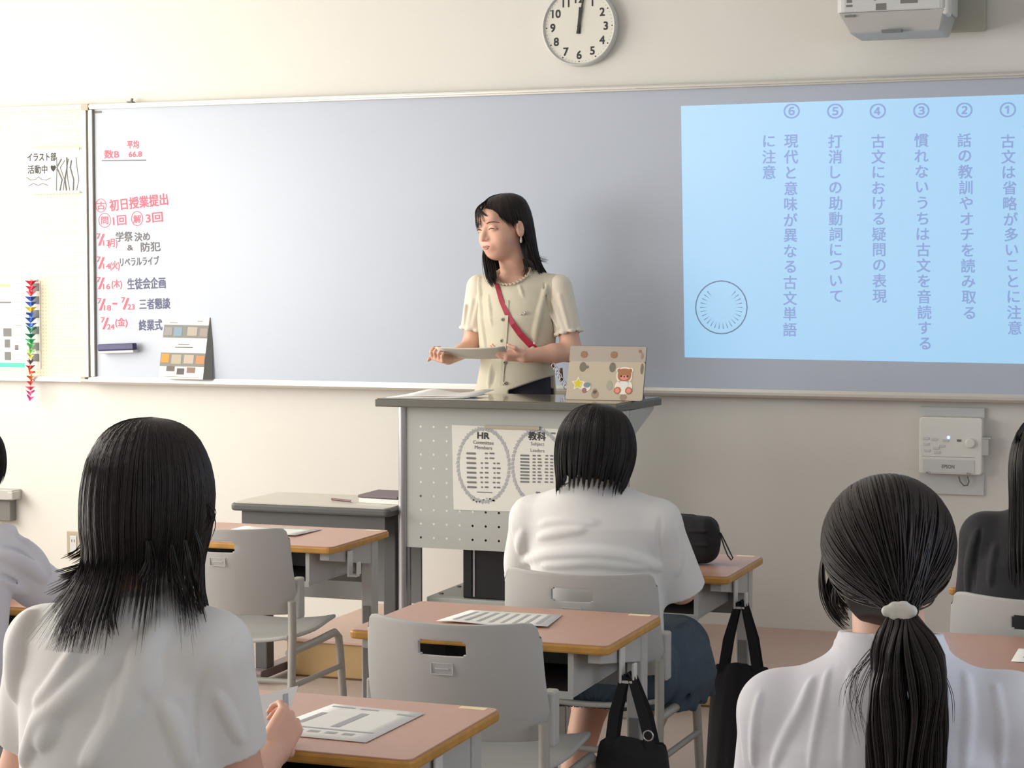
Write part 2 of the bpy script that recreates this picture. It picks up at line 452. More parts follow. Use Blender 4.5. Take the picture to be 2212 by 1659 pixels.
# ------------------------------------------------------------------ whiteboard
wb = thing('whiteboard', 'long blue-grey whiteboard in an aluminium frame filling the front wall', 'whiteboard', (-2.0, -0.02, 1.07))
BX0, BX1, BZ0, BZ1 = -4.795, 0.62, 1.075, 2.30
MB().box((BX0, -.022, BZ0 + .02), (BX1, -.002, BZ1 - .015)).build('writing_surface', MT['board'], wb, world=True)
fr = MB().box((BX0 - .004, -.040, BZ1 - .020), (BX1, -.002, BZ1 + .002)).box((BX0 - .004, -.046, BZ1 - .013), (BX1, -.040, BZ1 - .002))
fr.build('top_rail', MT['alu'], wb, world=True, bevel=.002)
MB().box((BX0 - .012, -.036, BZ0 + .022), (BX0 + .008, -.002, BZ1 - .021)).build('left_rail', MT['alu'], wb, world=True, bevel=.002)
MB().box((BX0 - .022, -.030, BZ0 + .022), (BX0 - .012, -.002, BZ1 - .021)).build('joint_strip', MT['alud'], wb, world=True)
MB().box((BX0 + .008, -.024, BZ0 + .022), (BX0 + .014, -.002, BZ1 - .021)).build('inner_groove', MT['alud'], wb, world=True)
tr = MB().prism([(-.002, BZ0 - .008), (-.075, BZ0 - .008), (-.083, BZ0 + .002), (-.083, BZ0 + .012), (-.077, BZ0 + .012), (-.072, BZ0 + .004), (-.03, BZ0 + .004), (-.026, BZ0 + .021), (-.002, BZ0 + .021)], BX0 - .03, BX1, 'x')
tr.build('marker_tray', MT['alu'], wb, world=True)
MB().box((BX0 - .040, -.043, BZ1 - .024), (BX0 - .008, -.0415, BZ1 + .004)).box((BX0 - .040, -.0415, BZ1 - .024), (BX0 - .008, -.002, BZ1 + .004)).build('corner_bracket', MT['bracket'], wb, world=True, bevel=.004)
p = at(216, 243); MB().prism(rrect(p.x - .022, p.z - .005, p.x + .022, p.z + .005, .004), -.0235, -.022, 'y').build('maker_badge', MT['alud'], wb, world=True)
p = at(292, 220); MB().box((p.x - .014, -.05, BZ1 + .002), (p.x + .014, -.02, BZ1 + .008)).tube([(p.x + .002, -.035, BZ1 + .006), (p.x + .006, -.035, BZ1 + .022)], .006, 8).build('rail_clip', MT['alud'], wb, world=True, bevel=.002)

# handwriting on the board
YS = -.0228
def wtext(mb, body, px, py, hpx, wpx=None, tilt=0.0, bold=.04):
    p = at(px, py, YS); s = abs(at(px, py + 1, YS).z - p.z); sx = (at(px + 1, py, YS) - p).x
    mb.text(body, p.x, p.z, hpx * s, y=YS, tilt=tilt, fit=(wpx * sx if wpx else None), bold=bold)
def wring(mb, px, py, rx, ry, wd=1.6):
    c = at(px, py, YS); s = .00205
    N = 28
    o_ = [(c.x + rx * s * math.cos(2 * PI * k / N), c.z + ry * s * math.sin(2 * PI * k / N)) for k in range(N)]
    i_ = [(c.x + (rx - wd) * s * math.cos(2 * PI * k / N), c.z + (ry - wd) * s * math.sin(2 * PI * k / N)) for k in range(N)]
    mb.add([(a, YS, b_) for a, b_ in o_ + i_], [(k, (k + 1) % N, N + (k + 1) % N, N + k) for k in range(N)])
T1 = math.radians(4.5)
def wline(mm, *items, nm='handwritten_line'):
    m_ = MB()
    for it in items:
        if it[0] == 'o': wring(m_, *it[1:])
        else: wtext(m_, *it)
    m_.build(nm, MT[mm], wb, world=True)
wline('red', ('初日授業提出', 299, 437, 25, 126, math.radians(5)))
wline('red', ('古', 218, 444, 17, 17), ('o', 218, 444, 13.5, 15), nm='circled_mark')
wline('red', ('問', 226, 476, 17, 15), ('o', 226, 476, 15.5, 16), nm='circled_mark')
wline('red', ('解', 296, 473, 17, 16), ('o', 296, 472, 14.5, 16), nm='circled_mark')
wline('red', ('1回', 258, 476, 22, 28, T1)); wline('red', ('3回', 333, 470, 22, 36, T1))
wline('red', ('平均', 287, 312, 17, 25)); wline('red', ('数B', 241, 333, 18, 32)); wline('red', ('66.8', 292, 333, 15, 28))
def wdate(a, b_, x, y): return [(a, x - 9, y - 8, 15, 8), ('/', x - 3, y, 32, 13), (b_, x + 8, y + 7, 15, 15)]
wline('red', *wdate('7', '13', 222, 518), ('(月)', 243, 526, 18, 20)); wline('red', *wdate('7', '14', 222, 568), ('(火)', 248, 574, 18, 20))
wline('red', *wdate('7', '16', 222, 612), ('(木)', 252, 614, 18, 22)); wline('red', *wdate('7', '18', 224, 658)); wline('red', *wdate('7', '23', 275, 656))
wline('red', *wdate('7', '24', 231, 699), ('(金)', 262, 697, 18, 26)); wline('red', ('-', 248, 656, 30, 9), nm='dash')
for s_, x, y, h, wd in (('学祭', 268, 511, 21, 36), ('決め', 307, 511, 19, 33), ('&', 281, 535, 16, 12), ('防犯', 325, 533, 20, 42), ('リベラルライブ', 301, 564, 19, 84), ('生徒会企画', 316, 612, 24, 82), ('三者懇談', 334, 656, 23, 66), ('終業式', 325, 702, 23, 50)):
    wline('blue' if y > 590 else 'marker', (s_, x, y, h, wd, math.radians(2)))
a, c = at(220, 348, YS), at(316, 347, YS)
MB().add([(a.x, YS, a.z), (c.x, YS, c.z), (c.x, YS, c.z + .004), ((a.x + c.x) / 2, YS, c.z + .005), (a.x, YS, a.z + .004)], [(0, 1, 2, 3, 4)]).build('underline', MT['marker'], wb, world=True)

# ------------------------------------------------------------------ projected slide
slide_m = bpy.data.materials.new('slide_glow'); slide_m.use_nodes = True
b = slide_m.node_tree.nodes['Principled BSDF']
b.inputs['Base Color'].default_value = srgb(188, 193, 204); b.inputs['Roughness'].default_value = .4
b.inputs['Emission Color'].default_value = srgb(104, 204, 255); b.inputs['Emission Strength'].default_value = .66  # glow set in the material stands in for the projector's beam
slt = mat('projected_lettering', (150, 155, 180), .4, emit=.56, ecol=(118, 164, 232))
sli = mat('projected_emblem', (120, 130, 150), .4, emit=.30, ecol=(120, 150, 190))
sl = thing('projected_slide', 'bright cyan projected slide with vertical numbered lines of Japanese text', 'projection', (-1.4, -.023, 1.21))
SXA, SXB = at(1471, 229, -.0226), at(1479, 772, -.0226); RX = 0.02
MB().add([(SXA.x, -.0226, SXA.z), (RX, -.0226, 2.222), (RX, -.0226, 1.208), (SXB.x, -.0226, SXB.z)], [(0, 3, 2, 1)]).build('glowing_field', slide_m, sl, world=True)
YS = -.0232
cols = [('古文は省略が多いことに注意', 2177, 305, 2192, 708, 2177, 237, '①'), ('話の教訓やオチを読み取る', 2083, 303, 2094, 676, 2083, 238, '②'),
        ('慣れないうちは古文を音読する', 1990, 303, 1998, 742, 1990, 239, '③'), ('古文における疑問の表現', 1897, 305, 1900, 640, 1896, 240, '④'),
        ('打消しの助動詞について', 1804, 305, 1806, 640, 1804, 240, '⑤'), ('現代と意味が異なる古文単語', 1709, 305, 1706, 712, 1710, 240, '⑥')]
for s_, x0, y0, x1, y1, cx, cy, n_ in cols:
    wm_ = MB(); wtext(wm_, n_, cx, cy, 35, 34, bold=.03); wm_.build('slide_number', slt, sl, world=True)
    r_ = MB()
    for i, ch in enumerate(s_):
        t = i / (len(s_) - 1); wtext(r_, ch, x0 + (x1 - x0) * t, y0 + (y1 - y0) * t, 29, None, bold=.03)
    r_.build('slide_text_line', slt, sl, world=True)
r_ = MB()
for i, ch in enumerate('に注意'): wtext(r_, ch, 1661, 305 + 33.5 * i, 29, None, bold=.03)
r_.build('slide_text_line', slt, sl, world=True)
# round emblem: ring and rays only
r_ = MB(); wring(r_, 1558, 664, 52, 52, 2.2)
c = at(1558, 664, YS); s_ = .00186
for k in range(30):
    an = 2 * PI * k / 30
    if 55 < math.degrees(an) < 125: continue
    u = V((math.cos(an), math.sin(an))); q = V((-u.y, u.x))
    a, e = u * 30 * s_, u * 46 * s_
    r_.add([(c.x + a.x, YS, c.z + a.y), (c.x + e.x + q.x * .0016, YS, c.z + e.y + q.y * .0016), (c.x + e.x - q.x * .0016, YS, c.z + e.y - q.y * .0016)], [(0, 1, 2)])
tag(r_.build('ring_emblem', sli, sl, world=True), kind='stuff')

# ------------------------------------------------------------------ pin board left of the whiteboard
dots = mat('dotted_pinboard', (224, 222, 200), .85)
nt = dots.node_tree; bs = nt.nodes['Principled BSDF']
tc = nt.nodes.new('ShaderNodeTexCoord'); sc_ = nt.nodes.new('ShaderNodeVectorMath'); sc_.operation = 'SCALE'; sc_.inputs['Scale'].default_value = 1 / .0163
fr_ = nt.nodes.new('ShaderNodeVectorMath'); fr_.operation = 'FRACTION'; sb = nt.nodes.new('ShaderNodeVectorMath'); sb.operation = 'SUBTRACT'; sb.inputs[1].default_value = (.5, 0, .5)
ml = nt.nodes.new('ShaderNodeVectorMath'); ml.operation = 'MULTIPLY'; ml.inputs[1].default_value = (1, 0, 1)
ln = nt.nodes.new('ShaderNodeVectorMath'); ln.operation = 'LENGTH'; lt = nt.nodes.new('ShaderNodeMath'); lt.operation = 'LESS_THAN'; lt.inputs[1].default_value = .24
mx = nt.nodes.new('ShaderNodeMix'); mx.data_type = 'RGBA'; mx.inputs[6].default_value = srgb(226, 224, 202); mx.inputs[7].default_value = srgb(206, 205, 184)
nt.links.new(tc.outputs['Object'], sc_.inputs[0]); nt.links.new(sc_.outputs[0], fr_.inputs[0]); nt.links.new(fr_.outputs[0], sb.inputs[0])
nt.links.new(sb.outputs[0], ml.inputs[0]); nt.links.new(ml.outputs[0], ln.inputs[0]); nt.links.new(ln.outputs['Value'], lt.inputs[0]); nt.links.new(lt.outputs[0], mx.inputs[0]); nt.links.new(mx.outputs[2], bs.inputs['Base Color'])
pb = thing('pin_board', 'cream dotted pin board in a white metal frame left of the whiteboard', 'notice board', (-5.2, -.02, 1.07))
PB0, PB1 = -5.78, BX0 - .022
MB().box((PB0, -.02, BZ0 + .01), (PB1, -.002, BZ1 - .01)).build('dotted_panel', dots, pb, world=True)
MB().box((PB0, -.040, BZ1 - .018), (PB1 - .02, -.002, BZ1 + .002)).build('top_rail', MT['alu'], pb, world=True, bevel=.002)
MB().box((PB0, -.040, BZ0 - .005), (PB1 - .02, -.002, BZ0 + .018)).build('bottom_rail', MT['alu'], pb, world=True, bevel=.002)
MB().box((PB1 - .022, -.038, BZ0 + .018), (PB1, -.002, BZ1 - .02)).build('side_rail', MT['alu'], pb, world=True, bevel=.002)
MB().box((PB1 - .040, -.043, BZ0 - .007), (PB1 - .015, -.002, BZ0 + .020)).build('corner_bracket', MT['bracket'], pb, world=True, bevel=.004)

# ------------------------------------------------------------------ club sign
cs = thing('club_sign', 'small white hand-lettered art club sign at the top right of the pin board', 'sign', (-5.01, -.03, 1.92))
a, c = at(55, 323, -.034), at(178, 417, -.034)
X0, X1, Z0, Z1 = a.x, c.x, c.z + .006, a.z - .004
MB().box((X0, -.034, Z0), (X1, -.020, Z1)).build('sign_board', MT['paper'], cs, world=True, bevel=.001)
for q, nm in ((Z1, 'top_holder'), (Z0, 'bottom_holder')):
    MB().box((X0 + .016, -.037, q - .007), (X1 - .012, -.033, q + .007)).build(nm, MT['white2'], cs, world=True, bevel=.001)
MB().box((X1, -.036, Z0 - .004), (X1 + .006, -.020, Z1 + .004)).build('side_edge', MT['steeld'], cs, world=True)
YS = -.0345
for q_ in (('イラスト部', 90, 339, 18, 62), ('活動中', 81, 366, 18, 42), ('♥', 115, 364, 12, 11)): r_ = MB(); wtext(r_, *q_); r_.build('sign_lettering', MT['ink'], cs, world=True)
r_ = MB()      # ink ornament in place of the drawing: swirls and brush lines
def inkline(mb, pts, wd, y):
    P_ = [at(*q, y) for q in pts]
    mb.ribbon([(q.x, y, q.z) for q in P_], (0, 0, 1), wd, .0004) if False else mb.tube([(q.x, y, q.z) for q in P_], wd / 2, 5, rz=1)
for pts in ([(57, 383), (66, 389), (76, 388), (83, 382), (90, 388), (100, 389), (110, 384)], [(62, 402), (72, 396), (82, 401), (92, 396), (104, 401)]):
    inkline(r_, pts, .004, -.0345)
for k in range(7):
    x = 122 + k * 7.2
    inkline(r_, [(x, 412), (x + 5 * math.sin(k * 1.3), 388), (x - 4 + 5 * math.cos(k * 2.1), 362), (x + 4 * math.sin(k), 340 + 3 * (k % 3))], .007 if k % 2 else .004, -.0345)
tag(r_.build('ink_ornament', MT['greyink'], cs, world=True), kind='stuff')

# ------------------------------------------------------------------ wall poster and crane garland
po = thing('photo_poster', 'white poster with rows of small dark photos and a teal band at the lower left', 'poster', (-5.3, -.022, 1.1))
a, c = at(-70, 606, -.0235), at(88, 797, -.0235)
X0, X1, Z0, Z1 = a.x, c.x, c.z, a.z
MB().box((X0, -.0235, Z0), (X1, -.0205, Z1)).build('sheet', MT['paper'], po, world=True)
def prect(mb, x0, y0, x1, y1, y=-.0238):
    a, c = at(x0, y0, y), at(x1, y1, y); return mb.add([(a.x, y, a.z), (a.x, y, c.z), (c.x, y, c.z), (c.x, y, a.z)], [(0, 1, 2, 3)])
MB().box((X0, -.028, Z1 - .006), (X1 - .01, -.0235, Z1 + .006)).build('hanging_bar', MT['white2'], po, world=True, bevel=.001)
r_ = MB()
for x0, y0, x1, y1 in ((-60, 604, 26, 609), (-60, 651, 24, 655)): prect(r_, x0, y0, x1, y1)
for y in (612, 640, 670, 705, 740, 764): prect(MB(), 68, y, 85, y + 17).build('photo', MT['greyink'], po, world=True)
for x0, y0, x1, y1 in ((7, 709, 25, 727), (10, 733, 22, 751), (10, 760, 24, 778), (32, 745, 40, 756), (-40, 709, -22, 727), (-38, 733, -20, 751), (-38, 760, -20, 778)): prect(MB(), x0, y0, x1, y1).build('photo', MT['greyink'], po, world=True)
r_.build('heading_bar', MT['greyink'], po, world=True)
r_ = MB()
for y in (612, 622, 634, 652, 668, 680, 702, 722, 738, 766, 776): prect(r_, 34, y, 34 + 12 + (y % 7), y + 1.5)
for y in (703, 728, 754): prect(r_, -60, y, 26, y + 1); prect(r_, 31, y, 60, y + 1)
tag(r_.build('text_print', MT['lightink'], po, world=True), kind='stuff')
prect(MB(), -60, 614, 22, 619).build('yellow_band', mat('yellow_print', (232, 214, 130), .8), po, world=True)
prect(MB(), -70, 782, 54, 794).build('teal_band', mat('teal_print', (92, 196, 178), .8), po, world=True)
sheet_edge = MB()
gcols = [(206, 40, 60), (214, 52, 76), (228, 90, 110), (40, 80, 170), (48, 92, 178), (216, 184, 50), (60, 100, 190), (50, 92, 180), (66, 110, 196), (24, 130, 100), (22, 120, 90), (60, 176, 110), (100, 196, 120), (150, 210, 120), (214, 214, 90), (96, 80, 80), (176, 60, 60), (236, 96, 60), (226, 120, 60), (226, 90, 90), (226, 90, 130), (220, 90, 150), (214, 80, 150)]
ga = thing('crane_garland', 'hanging string of colourful folded paper cranes at the lower left of the pin board', 'garland', (-5.13, -.06, 1.0))
xs_ = []
a, c = at(67, 612, -.06), at(65, 862, -.06)
MB().tube([a + V((0, .02, .02)), a, c], .0008, 5).build('string', MT['white'], ga, world=True)
for i, cc in enumerate(gcols):
    t = i / (len(gcols) - 1); q = a.lerp(c, t); s_ = .024 if i < 14 else .020
    m = mat('crane_paper', cc, .7)
    M4 = Matrix.Rotation(rng.uniform(-.9, .9) + (PI if i % 2 else 0), 3, 'Z') @ Matrix.Rotation(rng.uniform(-.5, .5), 3, 'X')
    P_ = [(0, -.35, 0), (0, .35, 0), (-.25, 0, -.1), (.25, 0, -.1), (0, 0, .45), (-1.15, .05, .55), (1.15, -.05, .55), (0, -1.0, .85), (0, -1.25, .55), (0, 1.1, .95), (0, 0, -.55)]
    Fs = [(0, 4, 2), (0, 3, 4), (1, 2, 4), (1, 4, 3), (0, 2, 10), (0, 10, 3), (1, 10, 2), (1, 3, 10), (2, 5, 4), (3, 4, 6), (2, 10, 5), (3, 6, 10), (0, 7, 4), (7, 8, 0), (1, 9, 4), (1, 9, 10)]
    MB().add([q + M4 @ (V(p) * s_) for p in P_], Fs).build('paper_crane', m, ga, world=True)

# ------------------------------------------------------------------ eraser, brochure, outlet, wall fitting
p = at(254, 751, -.05)
er = thing('board_eraser', 'navy magnetic whiteboard eraser on the board under the handwriting', 'eraser', (p.x, -.05, p.z))
MB().box((-.092, -.020, -.012), (.092, .012, .018)).build('body', MT['navy'], er, bevel=.006)
MB().box((.050, -.0215, -.011), (.0925, .010, .0185)).build('end_grip', MT['navyd'], er, bevel=.004)
MB().box((-.088, -.016, -.024), (.088, .027, -.012)).build('felt_pad', MT['white2'], er, bevel=.003)
er.rotation_euler = (0, math.radians(-2.5), 0)
bl, brr = at(342, 817, -.066), at(438, 820, -.066); tl, trr = at(357, 684, -.026), at(452, 686, -.026)
bc = thing('brochure_stand', 'white photo brochure with dark picture bands leaning on the marker tray', 'brochure', (bl.x + .1, -.06, 1.08))
U_ = (brr - bl); Vv_ = (tl - bl); Nn = U_.cross(Vv_).normalized()
def bq(mb, u0, v0, u1, v1, off=.0007):
    P_ = [bl + U_ * u + Vv_ * v + Nn * off for u, v in ((u0, v0), (u1, v0), (u1, v1), (u0, v1))]; return mb.add(P_, [(0, 1, 2, 3)])
mb = MB(); P_ = [bl + U_ * u + Vv_ * v + Nn * o_ for o_ in (-.003, 0) for u, v in ((0, 0), (1, 0), (1, 1), (0, 1))]
mb.add(P_, [(3, 2, 1, 0), (4, 5, 6, 7), (0, 1, 5, 4), (1, 2, 6, 5), (2, 3, 7, 6), (3, 0, 4, 7)]).build('panel', MT['paper'], bc, world=True)
MB().add([brr + V((0, 0, 0)), trr + V((0.0, 0, 0)), trr + V((.012, .012, -.002)), brr + V((.03, .03, 0))], [(0, 1, 2, 3)]).build('back_strut', MT['steeld'], bc, world=True, solid=.0012)
for q_ in ((0, .66, 1, .87), (0, .20, 1, .42)): bq(MB(), *q_).build('dark_band', MT['steeld'], bc, world=True)
pc = [((150, 150, 150), .02, .70, .2, .83), ((130, 156, 176), .24, .69, .42, .83), ((178, 170, 158), .54, .70, .76, .84), ((158, 150, 146), .82, .69, .99, .82),
      ((222, 150, 70), .02, .26, .2, .40), ((176, 170, 150), .25, .24, .47, .39), ((186, 174, 160), .53, .25, .75, .39), ((196, 140, 100), .8, .25, .99, .38),
      ((110, 104, 100), .16, .12, .34, .2), ((96, 92, 92), .40, .07, .56, .17), ((140, 120, 110), .62, .1, .8, .19)]
for cc, *q in pc: bq(MB(), *q, off=.0014).build('picture', mat('brochure_picture', cc, .7), bc, world=True)
m = MB()
for q in ((.3, .50, .7, .52), (.36, .55, .62, .56), (.12, .9, .3, .91), (.74, .93, .86, .94), (.1, .03, .9, .035)): bq(m, *q)
tag(m.build('print', MT['greyink'], bc, world=True), kind='stuff')
p = at(161, 1176)
ou = thing('wall_outlet', 'beige wall socket plate low on the front wall behind the left student', 'socket', (p.x, -.004, p.z))
MB().box((-.036, -.004, -.06), (.036, .004, .06)).build('plate', MT['bracket'], ou, bevel=.003)
MB().box((-.017, -.008, -.04), (.017, -.004, .04)).build('insert', MT['white2'], ou, bevel=.002)
MB().box((-.008, -.0085, .012), (-.005, -.0078, .024)).box((.005, -.0085, .012), (.008, -.0078, .024)).build('slot', MT['dark'], ou)
a, c = at(-20, 1056, -.05), at(38, 1080, -.05)
wfi = thing('wall_fitting', 'small grey box fitting on the front wall at the left edge', 'fitting', (a.x, -.001, c.z))
MB().box((a.x, -.075, c.z), (c.x - .012, -.001, a.z)).box((c.x - .03, -.09, c.z + .004), (c.x, -.03, a.z - .006)).build('housing', MT['steel'], wfi, world=True, bevel=.004)
MB().box((a.x, -.05, c.z - .10), (c.x - .04, -.001, c.z - .0)).build('shadow_block', MT['steeld'], wfi, world=True, bevel=.004)  # dark block in place of the shadow under the housing

# ------------------------------------------------------------------ clock
p = at(1251, 58, -.035)
ck = thing('wall_clock', 'round white wall clock with black numerals above the whiteboard', 'clock', (p.x, 0, p.z))
R_ = .158
MB().lathe([(R_ * .97, 0), (R_, -.006), (R_, -.034), (R_ * .985, -.042), (R_ * .955, -.045), (R_ * .93, -.040), (R_ * .925, -.034)], (0, 0, 0), 'y', 72).build('rim', MT['white2'], ck, sharp=50)
MB().lathe([(R_ * .93, -.030), (R_ * .93, -.0345)], (0, 0, 0), 'y', 72).build('dial', MT['paper2'], ck)
m = MB()
for k in range(1, 13):
    an = math.radians(90 - 30 * k); r = .112
    m = MB().text(str(k), r * math.cos(an), r * math.sin(an), .042, y=-.0352, bold=.05); m.build('numeral', MT['ink'], ck)
m = MB()
for k in range(60):
    an = 2 * PI * k / 60; r = .1385; s_ = .0032 if k % 5 == 0 else .0013
    m.add([(r * math.cos(an) + s_ * math.cos(q), -.0352, r * math.sin(an) + s_ * math.sin(q)) for q in [j * PI / 3 for j in range(6)]], [tuple(range(6))])
tag(m.build('minute_dots', MT['ink'], ck), kind='stuff')
def hand(ang, L, wd, y, tail=.028):
    d = V((math.sin(ang), 0, math.cos(ang))); q = V((d.z, 0, -d.x)); P_ = [q * (-wd * .7) - d * tail, q * (wd * .7) - d * tail, q * wd * .5 + d * L * .5, q * wd * .5 + d * L, q * (-wd * .5) + d * L, q * (-wd * .5) + d * L * .5]
    P0 = [p + V((0, y, 0)) for p in P_]; P1 = [p + V((0, y - .0015, 0)) for p in P_]
    return MB().add(P0 + P1, [(5, 4, 3, 2, 1, 0), (6, 7, 8, 9, 10, 11)] + [(k, (k + 1) % 6, 6 + (k + 1) % 6, 6 + k) for k in range(6)])
hand(math.radians(4), .078, .011, -.037).build('hour_hand', MT['ink'], ck)
hand(math.radians(10), .112, .008, -.040).build('minute_hand', MT['ink'], ck)
MB().lathe([(.006, -.036), (.006, -.044)], (0, 0, 0), 'y', 16).build('hub', MT['ink'], ck)

# ------------------------------------------------------------------ projector above the board
a = at(1806, 60, -.42); 
pj = thing('wall_projector', 'white short-throw projector on a wall arm above the right of the whiteboard', 'projector', (-1.3, -.30, 2.45))
YN = -.40
x0, x1 = at(1806, 20, YN).x, at(2047, 20, YN).x
zt = at(1900, 24, YN).z; zb = at(1900, 78, YN).z
body = MB().prism(rrect(x0, YN, x1, -.10, .03), zt, zt + .13, 'z'); body.build('housing', MT['white2'], pj, world=True, bevel=.006)
xa = x0 + .045
low = MB().add([(x0 + .004, YN + .004, zt), (x1 - .01, YN + .004, zt), (x1 - .01, -.11, zt), (x0 + .004, -.11, zt),
                (xa, YN + .03, zb + .016), (x1 - .03, YN + .03, zb + .016), (x1 - .03, -.13, zb + .016), (xa, -.13, zb + .016)],
               [(0, 1, 2, 3), (7, 6, 5, 4), (0, 4, 5, 1), (1, 5, 6, 2), (2, 6, 7, 3), (3, 7, 4, 0)])
low.build('underside', MT['steel'], pj, world=True, bevel=.006)
for px0, py0, px1, py1 in ((1892, 8, 1914, 21), (1945, -4, 1982, 6), (1828, 11, 1841, 15), (1829, 0, 1840, 6), (1888, -2, 1892, 1)):
    u, v = at(px0, py0, YN), at(px1, py1, YN); MB().box((u.x, YN - .0012, v.z), (v.x, YN + .002, u.z)).build('port_cover', MT['steeld'], pj, world=True)
for px0, py0, px1, py1 in ((1826, 34, 1847, 37), (1905, 65, 1948, 69)):
    u, v = at(px0, py0, YN + .012), at(px1, py1, YN + .012); MB().box((u.x, YN - .000, v.z), (v.x, YN + .03, u.z)).build('vent_slot', MT['steeld'], pj, world=True)
u = at(2047, 30, -.12)
MB().box((x1 - .07, -.30, zt - .02), (x1 + .002, YN + .008, zt + .12)).build('side_cover', MT['white'], pj, world=True, bevel=.01)
u, v = at(1990, -20, -.06), at(2128, 64, -.06)
pbx = thing('projector_wall_plate', 'grey-green box fixed to the wall beside the projector', 'wall box', ((u.x + v.x) / 2, 0, v.z))
MB().prism(rrect(u.x, v.z, v.x, v.z + .24, .012), -.06, 0, 'y').build('cover', mat('grey_green_plastic', (176, 176, 164), .5), pbx, world=True, bevel=.005)
MB().box((u.x + .02, -.13, v.z + .05), (u.x + .09, -.06, v.z + .12)).build('arm', MT['steel'], pbx, world=True, bevel=.003)

# ------------------------------------------------------------------ control panel on the wall
a, c = at(1989, 878), at(2126, 1070)
cp = thing('projector_control_panel', 'white projector control panel with a blue light on the wall at right', 'control panel', ((a.x + c.x) / 2, 0, c.z))
MB().box((a.x, -.014, c.z), (c.x, 0, a.z)).build('back_plate', MT['white2'], cp, world=True, bevel=.002)
yb = -.065
u, v = at(1986, 900, yb), at(2121, 1027, yb)
MB().prism(rrect(u.x, v.z, v.x, u.z, .012), yb, -.014, 'y').build('housing', MT['white'], cp, world=True, bevel=.005)
def cbox(mb, x0, y0, x1, y1, t0=.0, t1=.003, yy=None):
    yy = yb if yy is None else yy
    u, v = at(x0, y0, yy), at(x1, y1, yy); return mb.box((min(u.x, v.x), yy - t1, min(u.z, v.z)), (max(u.x, v.x), yy - t0, max(u.z, v.z)))
cbox(MB(), 1994, 991, 2105, 1023, 0, .002).build('flap', MT['white2'], cp, world=True, bevel=.001)
cbox(MB(), 1992, 985, 2106, 989, -.001, .0008).build('groove', MT['alud'], cp, world=True)
for x, y in ((1994, 944), (2012, 946), (1994, 956), (2016, 965), (2028, 960), (2036, 948), (1996, 970), (2018, 974)): cbox(MB(), x, y, x + 13, y + 6, 0, .003).build('button', MT['white2'], cp, world=True, bevel=.001)
k_ = at(2096, 957, yb); MB().lathe([(.019, 0), (.018, -.012), (.014, -.014)], (k_.x, yb, k_.z), 'y', 24).build('volume_knob', MT['white'], cp, world=True, sharp=40)
cbox(MB(), 2067, 949, 2076, 954, 0, .003).build('dark_button', MT['alud'], cp, world=True)
k_ = at(2049, 945, yb); MB().lathe([(.0055, 0), (.0045, -.003)], (k_.x, yb, k_.z), 'y', 16).build('status_light', mat('blue_led', (150, 180, 255), .3, emit=5, ecol=(120, 150, 255)), cp, world=True)
YS = yb - .0023; m = MB(); wtext(m, 'EPSON', 2048, 1008, 10, 27, bold=.05); wtext(m, 'PC1', 2005, 1021, 5, 9); wtext(m, 'PC2', 2093, 1023, 5, 9)
m.build('lettering', MT['greyink'], cp, world=True)
u = at(2124, 952, yb + .02)
MB().box((u.x - .012, yb + .002, u.z - .055), (u.x + .022, yb + .045, u.z + .01)).box((u.x - .002, yb - .002, u.z + .008), (u.x + .03, yb + .045, u.z + .014)).build('side_holder', MT['steel'], cp, world=True, bevel=.001)
pts = [at(2071, 1029, -.04), at(2074, 1040, -.035), at(2082, 1049, -.035), at(2090, 1048, -.035), at(2093, 1040, -.035), at(2090, 1030, -.04)]
MB().tube(pts, .0028, 8).build('cable_loop', MT['alud'], cp, world=True, sharp=60)

# ================================================================== furniture
# ------------------------------------------------------------------ lectern
PT = 1.10
pd = thing('lectern', 'grey steel lectern with a dark top and perforated front panel on the platform', 'lectern', (-2.46, -.96, 0))
MB().prism([(-2.935, -1.135), (-2.02, -1.135), (-1.985, -.69), (-2.935, -.69)], PT - .030, PT - .003, 'z').build('edge_band', MT['podedge'], pd, world=True, bevel=.004)
MB().prism([(-2.928, -1.128), (-2.026, -1.128), (-1.993, -.697), (-2.928, -.697)], PT - .003, PT, 'z').build('top_surface', MT['podtop'], pd, world=True, bevel=.001)
for x in (-2.857, -2.022):
    MB().tube([(x, -1.06, .06), (x, -1.06, PT - .030)], .0165, 20).build('leg', MT['chrome'], pd, world=True, sharp=40)
    MB().tube([(x, -1.02, .06), (x, -1.02, PT - .030)], .0145, 20).build('leg', MT['chrome'], pd, world=True, sharp=40)
    MB().prism(rrect(-1.16, .03, -.875, .062, .012), x - .022, x + .022, 'x').build('foot', MT['podsteel'], pd, world=True, bevel=.003)
    for yy in (-1.13, -.90): MB().tube([(x - .012, yy, .019), (x + .012, yy, .019)], .019, 14).build('caster', MT['steeld'], pd, world=True, sharp=40)
